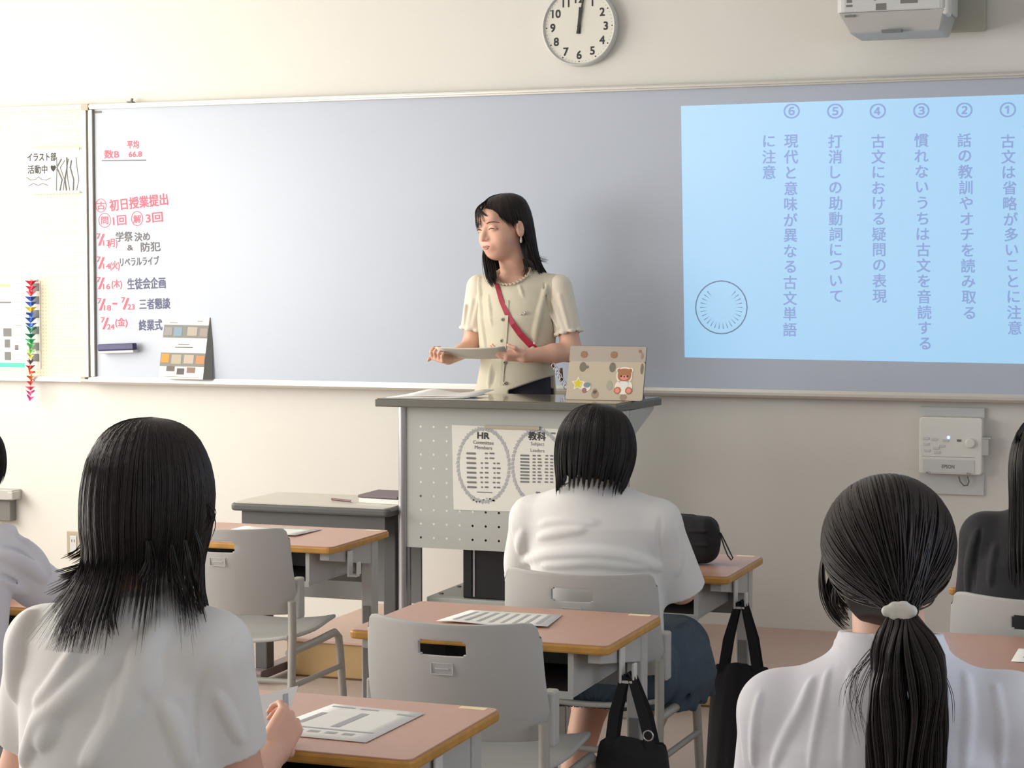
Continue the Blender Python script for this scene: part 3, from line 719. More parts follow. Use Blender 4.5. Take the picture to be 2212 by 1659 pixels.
# perforated front panel with real holes
NX, NZ, CELL = 15, 9, .0505
px0, pz0 = -2.845, .555
vs_, fs_ = [], []
m = MB(); y = -1.062
XA, XB, ZA, ZB = px0, -2.036, pz0, PT - .03
hx0, hz0 = px0 + .034, pz0 + .012
for i in range(NX):
    for j in range(NZ):
        cx_, cz_ = hx0 + (i + .5) * CELL, hz0 + (j + .5) * CELL; h = CELL / 2; r = .0046
        oc = [(cx_ + r * math.cos(k * PI / 4 + PI / 8), y, cz_ + r * math.sin(k * PI / 4 + PI / 8)) for k in range(8)]
        co = [(cx_ + h, y, cz_ + h), (cx_ - h, y, cz_ + h), (cx_ - h, y, cz_ - h), (cx_ + h, y, cz_ - h)]
        m.add(oc + co, [(0, 8, 1), (8, 2, 1), (8, 9, 2), (2, 9, 3), (9, 4, 3), (9, 10, 4), (4, 10, 5), (10, 6, 5), (10, 11, 6), (6, 11, 7), (11, 0, 7), (11, 8, 0)])
hx1, hz1 = hx0 + NX * CELL, hz0 + NZ * CELL
for a, c, d, e in ((XA, ZA, hx0, ZB), (hx1, ZA, XB, ZB), (hx0, ZA, hx1, hz0), (hx0, hz1, hx1, ZB)):
    m.add([(a, y, c), (d, y, c), (d, y, e), (a, y, e)], [(0, 1, 2, 3)])
m.build('perforated_panel', MT['podsteel'], pd, world=True, solid=.0014)
MB().add([(-2.014, -1.02, PT - .031), (-2.014, -.72, PT - .031), (-2.014, -.72, PT - .045), (-2.014, -1.02, PT - .14)], [(0, 1, 2, 3)]).build('side_bracket', MT['podsteel'], pd, world=True, solid=.014)
MB().add([(-2.865, -1.02, PT - .031), (-2.865, -.72, PT - .031), (-2.865, -.72, PT - .045), (-2.865, -1.02, PT - .14)], [(0, 1, 2, 3)]).build('side_bracket', MT['podsteel'], pd, world=True, solid=.014)
MB().prism(rrect(-2.80, -.985, -2.07, -.57, .015), .335, .362, 'z').build('lower_shelf', MT['podsteel'], pd, world=True, bevel=.004)
MB().box((-2.85, -1.035, .30), (-2.03, -1.005, .335)).box((-2.75, -1.0, .315), (-2.72, -.6, .335)).box((-2.15, -1.0, .315), (-2.12, -.6, .335)).build('shelf_frame', MT['podsteel'], pd, world=True, bevel=.003)
for x, yy in ((-2.785, -.90), (-2.785, -.72)): MB().lathe([(.010, 0), (.009, .004)], (x + .012, yy, .362), 'z', 14).build('screw_cap', MT['steeld'], pd, world=True)
bx = thing('equipment_box', 'tall black equipment box standing on the lower shelf of the lectern', 'box', (-2.44, -.80, .363))
MB().box((-2.66, -.965, .363), (-2.25, -.62, .64)).build('casing', MT['blackp'], bx, world=True, bevel=.004)
MB().box((-2.655, -.969, .37), (-2.625, -.965, .635)).build('front_strip', MT['blackp'], bx, world=True)
MB().box((-2.618, -.969, .37), (-2.612, -.965, .635)).build('silver_edge', MT['chrome'], bx, world=True)
# name poster on the panel
pp = thing('committee_poster', 'white poster with two oval wreath frames of names on the lectern panel', 'poster', (-2.45, -1.065, .68))
yy = -1.0645
def pm(px, py, dy=0): q = at(px, py, yy - dy); return q
A = [pm(976, 918), pm(1240, 928), pm(1245, 1110), pm(980, 1101)]
m = MB(); m.add([tuple(q) for q in A], [(0, 3, 2, 1)]); m.build('sheet', MT['paper2'], pp, world=True, solid=.0008)
u, v = pm(1047, 918), pm(1166, 929)
MB().box((u.x, yy - .006, v.z), (v.x, yy - .0005, u.z)).build('magnet_strip', MT['bracket'], pp, world=True, bevel=.001)
YSP = yy - .0012
def ptext(mb, s_, px, py, hpx, wpx, bold=.03):
    q = at(px, py, YSP); q2 = at(px, py + 1, YSP); mb.text(s_, q.x, q.z, hpx * abs(q2.z - q.z), y=YSP, fit=wpx * (at(px + 1, py, YSP) - q).x, bold=bold, tilt=-.02)
for q_ in (('HR', 1044, 941, 17, 25, .08), ('教科', 1160, 942, 18, 37, .06)): m = MB(); ptext(m, *q_); m.build('poster_title', MT['ink'], pp, world=True)
m = MB(); ptext(m, 'Committee', 1044, 956, 10, 44, .02); ptext(m, 'Members', 1044, 967, 10, 37, .02); ptext(m, 'Subject', 1161, 960, 10, 29, .0); ptext(m, 'Leaders', 1161, 973, 10, 30, .0)
def bar(mb, x0, x1, y, h=2.6):
    a, c = at(x0, y - h, YSP), at(x1, y + h, YSP); h_ = (a.z - c.z) / 2
    mb.add([(p_[0], YSP, p_[1]) for p_ in rrect(a.x, c.z, c.x, a.z, h_ * .95, 3)], [tuple(range(16))])
for i in range(8):
    y = 979.5 + i * 10.4 - 0; o_ = i * .25
    bar(m, 1007 + o_, 1028 + o_, y)
    if i < 2: bar(m, 1047, 1054, y, 1.9); bar(m, 1057, 1068, y, 2.0)
    else:
        bar(m, 1036 + (i * 5) % 4, 1043 + (i * 3) % 3, y, 2); bar(m, 1047, 1055 - (i * 3) % 3, y, 2); bar(m, 1064 + (i * 2) % 3, 1070 + (i % 2), y + .6, 2); bar(m, 1073, 1080 + (i % 2), y + .8, 2)
for i in range(9):
    y = 984 + i * 7.1
    bar(m, 1123.5, 1143.5, y, 2.3); bar(m, 1150 + (i * 3) % 3, 1157, y + .3, 1.8); bar(m, 1161, 1168 + (i * 5) % 4, y + .4, 1.9); bar(m, 1178 - (i % 3), 1184, y + .6, 1.8); bar(m, 1188, 1195, y + .8, 1.8)
bar(m, 1030, 1063, 1063.5, 1.7); bar(m, 1157, 1167, 1064, 2.2); bar(m, 1190, 1200, 936, 2)
tag(m.build('poster_print', MT['greyink'], pp, world=True), kind='stuff')
m = MB()
def wreath(cx, cy, rx, ry):
    c = at(cx, cy, YSP); sx = (at(cx + 1, cy, YSP) - c).x; sz = abs(at(cx, cy + 1, YSP).z - c.z); N = 56
    for k in range(N):
        a0 = 2 * PI * k / N; a1 = 2 * PI * (k + .86) / N; P_ = []
        for an, rr_ in ((a0, 1.0), (a1, 1.03 + .02 * (k % 2)), (a1, .93), (a0, .90 + .02 * (k % 2))):
            P_.append((c.x + rx * rr_ * sx * math.cos(an), YSP, c.z + ry * rr_ * sz * math.sin(an)))
        m.add(P_, [(0, 1, 2, 3)])
    for k in range(7):
        q = at(cx - 22 + k * 7.3, cy + ry * .93 + 4 * math.sin(k * 1.1), YSP); s_ = .0055 if k in (0, 6) else .004
        m.add([(q.x + s_ * math.cos(j), YSP, q.z + s_ * .7 * math.sin(j)) for j in [i * PI / 4 for i in range(8)]], [tuple(range(8))])
for q_ in ((1044, 1005, 57, 81), (1161, 1008, 56, 81)): m = MB(); wreath(*q_); tag(m.build('wreath_frame', MT['lightink'], pp, world=True), kind='stuff')

# tablet with patterned cover standing on the lectern
tb = thing('tablet_case', 'tablet in a beige bear-sticker cover standing on the right of the lectern', 'tablet', (-2.13, -.93, PT))
TY = -.975
bl_, br_, tr_, tl_ = at(1222, 861, TY), at(1387, 862, TY), at(1385, 756, TY + .03), at(1223, 756, TY + .03)
ZB_ = PT + .001
W_ = (br_ - bl_).x; ang = -.26
ex = V((1, 0, 0)); ez = V((0, .055, .195)).normalized(); ey = ex.cross(ez) * -1
O_ = V((bl_.x, TY - .0, ZB_)); HT = .2
def tq(u, v, o=0): return O_ + ex * (u * W_) + ez * (v * HT) - ex.cross(ez) * (-o)
nrm = ex.cross(ez)      # (0,-..) faces the class
def TP(u, v, o): return O_ + ex * (u * W_) + ez * (v * HT) + nrm * o
case = mat('beige_cover', (190, 178, 158), .55); cased = mat('grey_beige_flap', (172, 162, 152), .55)
def slab(mb, u0, v0, u1, v1, o0, o1, r=.03):
    P_ = rrect(u0, v0, u1, v1, r, 4)
    n_ = len(P_); vsl = [TP(u, v, o0) for u, v in P_] + [TP(u, v, o1) for u, v in P_]
    return mb.add(vsl, [tuple(range(n_ - 1, -1, -1)), tuple(range(n_, 2 * n_))] + [(k, (k + 1) % n_, n_ + (k + 1) % n_, n_ + k) for k in range(n_)])
slab(MB(), 0, 0, 1, 1, -.012, -.004).build('tablet_body', MT['steeld'], tb, world=True)
slab(MB(), 0, .0, 1, .70, -.004, .0).build('cover', case, tb, world=True)
slab(MB(), 0.0, .70, 1, .985, -.004, -.0005, .02).build('cover_flap', cased, tb, world=True)
def blob(u, v, ru, rv, m_, nm, o=.0006, n=20, sq=1.0, parent=tb):
    P_ = [TP(u + ru * math.copysign(abs(math.cos(q)) ** sq, math.cos(q)), v + rv * math.copysign(abs(math.sin(q)) ** sq, math.sin(q)), o) for q in [2 * PI * k / n for k in range(n)]]
    return MB().add(P_, [tuple(range(n))]).build(nm, m_, parent, world=True)
br1, br2, gy1 = mat('brown_spot', (150, 116, 90), .6), mat('tan_spot', (158, 136, 118), .6), mat('olive_grey_spot', (118, 114, 100), .6)
for u, v, ru, rv, mm in ((.19, .83, .045, .065, br1), (.585, .83, .045, .065, br1), (.19, .60, .045, .09, gy1), (.25, .60, .02, .03, gy1), (.58, .60, .042, .09, gy1), (.38, .10, .048, .075, br2), (.375, .16, .03, .05, br2), (.75, .06, .045, .06, br2), (.92, .90, .018, .03, br1), (.965, .58, .02, .10, gy1), (.56, .27, .04, .09, mat('pale_spot', (168, 162, 146), .6)), (.95, .82, .015, .06, br2)):
    blob(u, v, ru, rv, mm, 'print_spot')
wst = mat('sticker_white', (236, 226, 214), .5); yl = mat('sticker_yellow', (212, 198, 30), .5); bw = mat('sticker_brown', (166, 114, 72), .5); pk = mat('sticker_pink', (232, 140, 134), .5); bg_ = mat('sticker_blue', (122, 140, 148), .5)
def star(u, v, r, m_, o):
    P_ = [TP(u + (r if k % 2 == 0 else r * .5) * math.sin(k * PI / 5), v + 1.5 * (r if k % 2 == 0 else r * .5) * math.cos(k * PI / 5), o) for k in range(10)] + [TP(u, v, o)]
    return MB().add(P_, [(10, (k + 1) % 10, k) for k in range(10)]).build('star_sticker', m_, tb, world=True)
star(.145, .29, .092, wst, .001); star(.145, .29, .068, yl, .0014)
blob(.255, .24, .062, .085, wst, 'heart_sticker', .001); blob(.265, .27, .045, .05, bg_, 'heart_sticker', .0014); blob(.235, .17, .03, .05, mat('sticker_rose', (150, 110, 110), .5), 'heart_sticker', .0012)
Bs = [(.745, .46, .105, .15, wst, .001, .8), (.745, .24, .115, .13, wst, .001, .8), (.665, .55, .032, .045, wst, .001, 1), (.825, .55, .032, .045, wst, .001, 1), (.67, .545, .022, .033, bw, .0012, 1), (.82, .545, .022, .033, bw, .0012, 1),
      (.745, .465, .088, .115, bw, .0014, .75), (.745, .415, .05, .045, pk, .0016, 1), (.745, .29, .06, .06, MT['white'], .0016, .8), (.67, .18, .045, .065, bw, .0016, 1), (.815, .18, .045, .065, bw, .0016, 1), (.668, .18, .03, .045, pk, .0018, 1), (.817, .18, .03, .045, pk, .0018, 1),
      (.705, .44, .011, .018, MT['brow'], .0019, 1), (.785, .44, .011, .018, MT['brow'], .0019, 1), (.745, .43, .009, .013, MT['brow'], .0019, 1)]
for u, v, ru, rv, mm, o, sq in Bs: blob(u, v, ru, rv, mm, 'bear_sticker', o, sq=sq)
MB().add([TP(.1, .75, -.012), TP(.9, .75, -.012), O_ + V((.9 * W_, .13, 0)), O_ + V((.1 * W_, .13, 0))], [(0, 1, 2, 3)]).build('rear_stand', MT['steeld'], tb, world=True, solid=.003)
# papers on the lectern
def sheet(name, label, quad, z, grp=None, printed=True, lift=0.0, prm=None, cat='paper'):
    q = [V((a, b_, 0)) for a, b_ in quad]; ce = sum(q, V((0, 0, 0))) / 4
    t = thing(name, label, cat, (ce.x, ce.y, z), group=grp)
    n = 6; vsl = []; fsl = []
    for i in range(n + 1):
        for j in range(n + 1):
            u, v = i / n, j / n; p_ = (q[0] * (1 - u) + q[1] * u) * (1 - v) + (q[3] * (1 - u) + q[2] * u) * v
            vsl.append((p_.x - ce.x, p_.y - ce.y, .0012 + lift * (math.sin(u * PI * 1.3 + 1) ** 2) * v))
    for i in range(n):
        for j in range(n): a = i * (n + 1) + j; fsl.append((a, a + n + 1, a + n + 2, a + 1))
    MB().add(vsl, fsl).build('sheet', MT['paper'], t, solid=.0006, sharp=60)
    if printed:
        m = MB()
        for (u0, v0, u1, v1) in (prm or []):
            P_ = []
            for u, v in ((u0, v0), (u1, v0), (u1, v1), (u0, v1)):
                p_ = (q[0] * (1 - u) + q[1] * u) * (1 - v) + (q[3] * (1 - u) + q[2] * u) * v
                P_.append((p_.x - ce.x, p_.y - ce.y, .0019 + lift * (math.sin(u * PI * 1.3 + 1) ** 2) * v))
            m.add(P_, [(0, 1, 2, 3)])
        tag(m.build('print', MT['lightink'], t), kind='stuff')
    return t
sheet('paper_sheet', 'loose white papers stacked at the left end of the lectern', [(-2.91, -1.09), (-2.62, -1.06), (-2.60, -.85), (-2.89, -.87)], PT, lift=.006, printed=False)
sheet('paper_sheet', 'upper curled white paper in the stack on the lectern', [(-2.88, -1.04), (-2.60, -.99), (-2.62, -.74), (-2.88, -.77)], PT + .003, lift=.014, printed=False)

# ------------------------------------------------------------------ teacher's side table
td = thing('side_table', 'grey steel side table with charcoal edge left of the lectern', 'table', (-3.15, -.95, 0))
TX0, TX1, TY0, TY1, TZ = -3.53, -2.882, -1.13, -.74, .70
m = MB().prism(rrect(TX0, TY0, TX1, TY1, .02), TZ - .032, TZ - .004, 'z'); m.build('edge_band', MT['tdedge'], td, world=True, bevel=.008)
MB().prism(rrect(TX0 + .012, TY0 + .012, TX1 - .012, TY1 - .012, .016), TZ - .004, TZ + .0005, 'z').build('top_surface', MT['tdtop'], td, world=True)
MB().box((TX0 + .035, TY0 + .03, TZ - .10), (TX1 - .03, TY0 + .045, TZ - .032)).box((TX0 + .035, TY0 + .045, TZ - .10), (TX0 + .05, TY1 - .04, TZ - .032)).build('apron', MT['tdedge'], td, world=True)
MB().box((TX0 + .05, TY1 - .02, .295), (TX1 - .03, TY1 - .008, TZ - .14)).build('modesty_panel', MT['steeld'], td, world=True)
for x, yn, yf in ((TX0 + .03, -1.05, -.70), (TX1 - .085, -1.05, -.875)):
    MB().box((x, -.99, .05), (x + .05, -.93, TZ - .032)).build('leg', MT['tdedge'], td, world=True, bevel=.004)
    MB().prism(rrect(yn, .018, yf, .052, .012), x - .0, x + .055, 'x').build('foot', mat('foot_steel', (112, 100, 104), .4), td, world=True, bevel=.003)
    for yq in (yn + .03, yf - .03): MB().tube([(x + .027, yq, 0), (x + .027, yq, .02)], .014, 12).build('glide', MT['white2'], td, world=True)
nb = thing('tablet_computer', 'dark tablet on a white booklet at the right end of the side table', 'tablet', (-2.98, -.9, TZ))
P_ = [(-3.075, -.98), (-2.905, -1.0), (-2.895, -.79), (-3.08, -.78)]
MB().prism(P_, TZ + .019, TZ + .029, 'z').build('tablet_body', mat('purple_grey_case', (112, 98, 104), .45), nb, world=True, bevel=.003)
MB().prism([(a + .01, b_ - .01) for a, b_ in P_], TZ + .001, TZ + .018, 'z').build('booklet', MT['white'], nb, world=True, bevel=.001)
pn = thing('pen', 'dark red pen lying on the side table beside the tablet', 'pen', (-3.14, -.99, TZ + .006))
MB().tube([(-.05, .03, 0), (.05, -.01, 0)], .0045, 8).build('barrel', mat('maroon_plastic', (106, 70, 72), .4), pn, sharp=60)
MB().tube([(.05, -.01, 0), (.06, -.014, 0)], [.004, .001], 8).build('tip', MT['chrome'], pn)

# ------------------------------------------------------------------ pupils' desks
def make_desk(label, group):
    t = thing('school_desk', label, 'desk', (0, 0, 0), group=group)
    a, b_ = .325, .225      # half sizes
    MB().prism(rrect(-a + .004, -b_ + .004, a - .004, b_ - .004, .018), .6965, .70, 'z').build('top_laminate', MT['desktop'], t, bevel=.001)
    MB().prism(rrect(-a, -b_, a, b_, .022), .677, .697, 'z').build('edge_band', MT['deskedge'], t, bevel=.005)
    # book box: open towards the pupil
    x, y0, y1, z0, z1, th = .235, -b_ + .02, b_ - .06, .572, .677, .004
    m = MB().box((-x, y0, z0), (x, y1, z0 + th)).box((-x, y0, z0 + th), (-x + .014, y1, z1)).box((x - .014, y0, z0 + th), (x, y1, z1)).box((-x + .014, y1 - th, z0 + th), (x - .014, y1, z1)).box((-x, y0 - .004, z0 - .004), (x, y0, z0 + .014))
    m.build('book_box', MT['steel'], t, bevel=.001)
    MB().box((-x + .014, y0 + .002, z1 - .003), (x - .014, y1 - th, z1 - .001)).box((-x + .0141, y0 + .004, z0 + th), (x - .0141, y1 - th, z0 + th + .002)).build('box_dark_sheets', MT['dark'], t)  # dark sheets under the desk top and on the box floor
    for s in (-1, 1):
        x0, x1 = sorted((s * .262, s * .302))
        MB().box((x0, b_ - .10, .03), (x1, b_ - .05, .677)).build('leg', MT['steel'], t, bevel=.004)
        MB().prism([(-b_ + .03, .677), (b_ - .10, .677), (b_ - .10, .60), (-b_ + .03, .652)], x0 + .004, x1 - .004, 'x').build('side_bracket', MT['steel'], t, bevel=.002)
        MB().prism(rrect(-b_ + .02, .012, b_ + .01, .045, .012), x0 - .004, x1 + .004, 'x').build('foot', MT['steel'], t, bevel=.003)
        MB().box((x0 + .008, b_ - .105, .10), (x1 - .008, b_ - .10, .46)).build('leg_slot', MT['steeld'], t)
        for yq in (-b_ + .05, b_ - .02): MB().tube([((x0 + x1) / 2, yq, 0), ((x0 + x1) / 2, yq, .014)], .014, 10).build('glide', MT['white2'], t)
    MB().box((-.262, b_ - .085, .535), (.262, b_ - .078, .66)).build('modesty_panel', MT['steeld'], t, bevel=.001)
    m = MB().box((.303, -.075, .585), (.309, -.04, .668)).box((.309, -.072, .585), (.335, -.043, .592)).box((.333, -.070, .592), (.340, -.045, .632))
    m.build('bag_hook', MT['hook'], t, bevel=.002)
    MB().prism(rrect(.245, b_ - .032, .300, b_ - .012, .002), .70, .7008, 'z').build('name_sticker', mat('cream_sticker', (240, 222, 186), .7), t)
    return t
CX = [-2.955, -1.655, -.395]; ROW = [-2.065, -3.215, -4.355]
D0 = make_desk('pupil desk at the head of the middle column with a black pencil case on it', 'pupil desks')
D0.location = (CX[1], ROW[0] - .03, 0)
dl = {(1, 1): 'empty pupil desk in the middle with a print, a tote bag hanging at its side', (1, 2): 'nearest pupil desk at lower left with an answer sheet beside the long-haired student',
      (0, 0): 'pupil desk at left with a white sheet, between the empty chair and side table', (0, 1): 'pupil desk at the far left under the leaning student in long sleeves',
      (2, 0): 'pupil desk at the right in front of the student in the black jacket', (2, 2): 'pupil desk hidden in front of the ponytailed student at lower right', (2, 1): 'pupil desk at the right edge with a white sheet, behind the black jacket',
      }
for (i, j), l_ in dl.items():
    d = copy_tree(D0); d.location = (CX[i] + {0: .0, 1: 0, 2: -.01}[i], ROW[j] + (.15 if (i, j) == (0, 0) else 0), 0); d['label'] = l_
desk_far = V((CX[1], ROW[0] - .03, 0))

# ------------------------------------------------------------------ pupils' chairs
def make_chair(label, group):
    t = thing('school_chair', label, 'chair', (0, 0, 0), group=group)
    # curved back with a real hand slot
    zt, zb = .785, .515
    us = [-1, -.97, -.93, -.85, -.7, -.5, -.33, -.27, -.24, -.1, .05, .2, .24, .27, .4, .55, .7, .85, .93, .97, 1]
    vs2 = [0, .03, .07, .11, .135, .15, .20, .255, .27, .36, .45, .6, .75, .85, .93, .97, 1]      # 0 = top
    def bp(u, v):
        hw = .203 + .012 * v - .02 * max(0, v - .75)
        r = .12
        z = zt - v * (zt - zb)
        cu = max(0, abs(u) - (1 - r)) / r; 
        if v < .13: z -= (.035) * (1 - math.sqrt(max(0, 1 - cu * cu))) * (1 - v / .13)
        z -= .006 * (1 - u * u) * (1 - v) 
        y = -.075 * (1 - u * u) ** .9 + .03 * v - .035 * (1 - v) * .6 - .01 * math.sin(v * PI)
        if v > .55 and abs(u) > .9: y += .02 * (v - .55)
        return (u * hw, y, z)
    vsl = [bp(u, v) for v in vs2 for u in us]; nU = len(us); fsl = []
    for j in range(len(vs2) - 1):
        for i in range(nU - 1):
            uc, vc = (us[i] + us[i + 1]) / 2, (vs2[j] + vs2[j + 1]) / 2
            if -.30 < uc < .26 and .136 < vc < .269:
                if abs(uc) < .245 or .15 < vc < .255: continue
            fsl.append((j * nU + i, (j + 1) * nU + i, (j + 1) * nU + i + 1, j * nU + i + 1))
    MB().add(vsl, fsl).build('backrest', MT['chair'], t, solid=.009, bevel=.003, sharp=50)
    # recessed name tag under the slot
    q = V(bp(.0, .375)); 
    tagm = MB(); w2, h2 = .026, .013
    for (x0, z0, x1, z1) in ((-w2, -h2, w2, -h2 + .0015), (-w2, h2 - .0015, w2, h2), (-w2, -h2, -w2 + .0015, h2), (w2 - .0015, -h2, w2, h2), (-w2 * .6, -.001, w2 * .6, .001)):
        tagm.box((x0, -.0012, z0), (x1, .002, z1))
    o = tagm.build('name_tag_frame', MT['white2'], t); o.location = (q.x, q.y - .0052, q.z); 
    for s in (-1, 1):      # sockets that carry the back, tube frame
        q = V(bp(s * 1.0, .84))
        MB().box((q.x - .017, q.y - .012, .50), (q.x + .013, q.y + .030, .625)).build('back_socket', MT['chair'], t, bevel=.006)
    for s in (-1, 1):
        MB().tube([(s * .212, -.022, .56), (s * .212, -.018, .45), (s * .213, -.03, .30), (s * .215, -.055, .012)], .0125, 12).build('leg', MT['tube'], t, sharp=60)
        MB().tube([(s * .200, -.018, .40), (s * .205, .20, .402), (s * .205, .335, .405), (s * .206, .365, .385), (s * .208, .372, .34), (s * .212, .385, .20), (s * .215, .395, .012)], .0125, 12).build('leg', MT['tube'], t, sharp=60)
        MB().tube([(s * .211, -.02, .30), (s * .211, .378, .29)], .009, 10).build('side_stretcher', MT['tube'], t, sharp=60)
        for y in (-.055, .395): MB().tube([(s * .215, y, 0), (s * .215, y, .03)], .0155, 12).build('foot_cap', MT['steeld'], t, sharp=60)
    MB().tube([(-.211, .05, .298), (.211, .05, .298)], .009, 10).build('cross_stretcher', MT['tube'], t, sharp=60)
    # seat shell
    ns = 10; vsl = []; fsl = []
    for j in range(ns + 1):
        for i in range(ns + 1):
            u, v = i / ns * 2 - 1, j / ns
            hw = .200 - .012 * abs(v - .5)
            z = .425 + .020 * u * u - .012 * math.sin(v * PI) + .012 * v - .028 * max(0, v - .85) * 6 * .3
            y = .0 + v * .385
            r = .1
            if abs(u) > .85 and (v < .08 or v > .92): hw *= .975
            vsl.append((u * hw, y, z))
    for j in range(ns):
        for i in range(ns): a = j * (ns + 1) + i; fsl.append((a, a + 1, a + ns + 2, a + ns + 1))
    MB().add(vsl, fsl).build('seat', MT['chair'], t, solid=.012, bevel=.004, sharp=60)
    return t
C0 = make_chair('empty grey chair tucked at the middle desk in the centre foreground', 'pupil chairs')
C0.location = (-1.625, -3.625, 0)
def chair(x, y, rz, label):
    c = copy_tree(C0); c.location = (x, y, 0); c.rotation_euler = (0, 0, rz); c['label'] = label; return c
chair(-1.588, -2.835, 0, 'grey chair under the bob-haired student in front of the lectern')
chair(-2.885, -2.33, math.radians(3), 'empty grey chair at left in front of the side table')
chair(-.435, -2.86, math.radians(-2), 'grey chair under the student in the black jacket at the right edge')
chair(-1.70, -5.14, 0, 'grey chair under the long-haired student at lower left, only its back edge visible')
chair(-.47, -5.06, 0, 'grey chair under the ponytailed student at lower right')
chair(-2.97, -3.98, 0, 'grey chair under the leaning student at the far left')

# prints on the desks
PR1 = [(.05, .06, .30, .09), (.36, .06, .55, .09), (.78, .10, .98, .14), (.10, .28, .16, .62), (.46, .20, .54, .66)] + [(.05 + .16 * k, .80, .15 + .16 * k, .86) for k in range(5)] + [(.05, .72, .92, .75)]
sheet('answer_sheet', 'white answer sheet with lines of print on the nearest desk at lower left', [(-1.65, -4.215), (-1.45, -4.232), (-1.457, -4.49), (-1.68, -4.485)], .7005, prm=PR1)
PR2 = [(.10 + .11 * k, .12, .14 + .11 * k, .85) for k in range(8)]
sheet('answer_sheet', 'white printed sheet on the empty middle desk', [(-1.80, -3.095), (-1.56, -3.085), (-1.535, -3.27), (-1.815, -3.285)], .7005, prm=PR2, lift=.004)
sheet('answer_sheet', 'white sheet on the left desk in front of the side table', [(-3.13, -1.765), (-2.845, -1.765), (-2.85, -1.955), (-3.12, -1.95)], .7005, prm=[(.1, .1, .9, .13)], lift=.004)
sheet('answer_sheet', 'white sheet on the desk at the right edge', [(-.455, -3.155), (-.25, -3.16), (-.25, -3.32), (-.455, -3.315)], .7005, prm=[(.1, .6, .6, .7)])

# ------------------------------------------------------------------ pencil case and bags
def at3(px, py, Y): return at(px, py, Y)
pcse = thing('pencil_case', 'puffy black pencil case with a wrist loop on the front middle desk', 'pencil case', (-1.50, -2.10, .70))
F = Field((-1.68, -2.19, .695), (-1.38, -2.01, .87), .003)
F.add(RBOX((-1.53, -2.10, .772), (.115, .048, .068), .038), .0)
F.add(ELL((-1.53, -2.10, .77), (.118, .058, .066)), .02)
for z in (.76, .80): F.add(CAP((-1.63, -2.15, z), (-1.44, -2.152, z + .004), .004), .008)
F.sub(RBOX((-1.53, -2.10, .60), (.3, .2, .1015), .001), .004)
fieldobj(F, 'pouch', MT['black'], pcse)
MB().tube([(-1.63, -2.10, .838), (-1.56, -2.10, .843), (-1.49, -2.10, .842), (-1.44, -2.10, .828), (-1.415, -2.10, .805)], .0035, 6).build('zip', MT['blackp'], pcse, world=True)
lp = [at(1549, 1147, -2.1), at(1557, 1152, -2.1), at(1566, 1170, -2.1), at(1578, 1195, -2.11), at(1583, 1205, -2.12), at(1580, 1210, -2.13), at(1572, 1200, -2.12), at(1564, 1180, -2.11), at(1556, 1155, -2.1), at(1549, 1148, -2.1)]
MB().tube(lp, .0022, 6).build('wrist_loop', MT['blackp'], pcse, world=True, sharp=80)

def tote(label, X, Y, zt, topw, botw, zb, hook, dep, seed):
    t = thing('tote_bag', label, 'bag', (X, Y, zb))
    lo, hi = (X - botw - .05, Y - dep - .06, zb - .02), (X + botw + .05, Y + dep + .06, zt + .04)
    F = Field(lo, hi, .004)
    F.add(STACK([(zb, X, Y, botw * .94, dep), (zb + .03, X, Y, botw, dep * 1.2), (zb + (zt - zb) * .5, X, Y, (topw + botw) / 2, dep * 1.1), (zt - .03, X, Y, topw, dep * .6), (zt, X, Y, topw * .96, dep * .35)], e=3.0), 0)
    r = np.random.default_rng(seed)
    for k in range(6):
        x = X + r.uniform(-.7, .7) * topw; F.add(CAP((x, Y - dep * .95, zb + .05), (x * .5 + X * .5, Y - dep * .4, zt), .007, .004), .02)
    F.sub(STACK([(zt - .05, X, Y, topw * .9, dep * .25), (zt + .01, X, Y, topw * .9, dep * .28)], e=3), .003)
    fieldobj(F, 'bag_body', MT['black'], t)
    for s in (-1, 1):
        yy_ = Y + s * dep * .42
        for q in (-1, 1):
            p0 = V((X + q * topw * .62, yy_, zt - .03)); p1 = V((hook.x + q * .008, hook.y + s * .010, hook.z + .004))
            mid = p0.lerp(p1, .5) + V((q * .006, s * .004, 0))
            MB().ribbon([p0 - V((0, 0, .03)), p0, mid, p1], (1, .15, 0), [.024, .024, .024, .018], .003).build('strap', MT['black'], t, world=True)
        MB().ribbon([V((hook.x - .010, hook.y + s * .010, hook.z)), V((hook.x, hook.y + s * .008, hook.z + .012)), V((hook.x + .010, hook.y + s * .010, hook.z))], (0, 1, 0), .012, .003).build('strap_top', MT['black'], t, world=True)
    return t
hk = V((CX[1] + .323, ROW[1] - .058, .598))
b1 = tote('black tote bag with a silver ring hanging from the empty middle desk', hk.x + .01, hk.y, .45, .085, .115, .11, hk, .045, 3)
MB().tube([V((hk.x + .062, hk.y - .05, .475)) + V((.012 * math.cos(a), 0, .012 * math.sin(a))) for a in [k * PI / 6 for k in range(13)]], .002, 6, cap=False).build('metal_ring', MT['chrome'], b1, world=True, sharp=80)
hk = V((CX[1] + .323, desk_far.y - .058, .598))
tote('tall black tote bag hanging from the front middle desk', hk.x - .0, hk.y, .42, .085, .10, .07, hk, .05, 5)

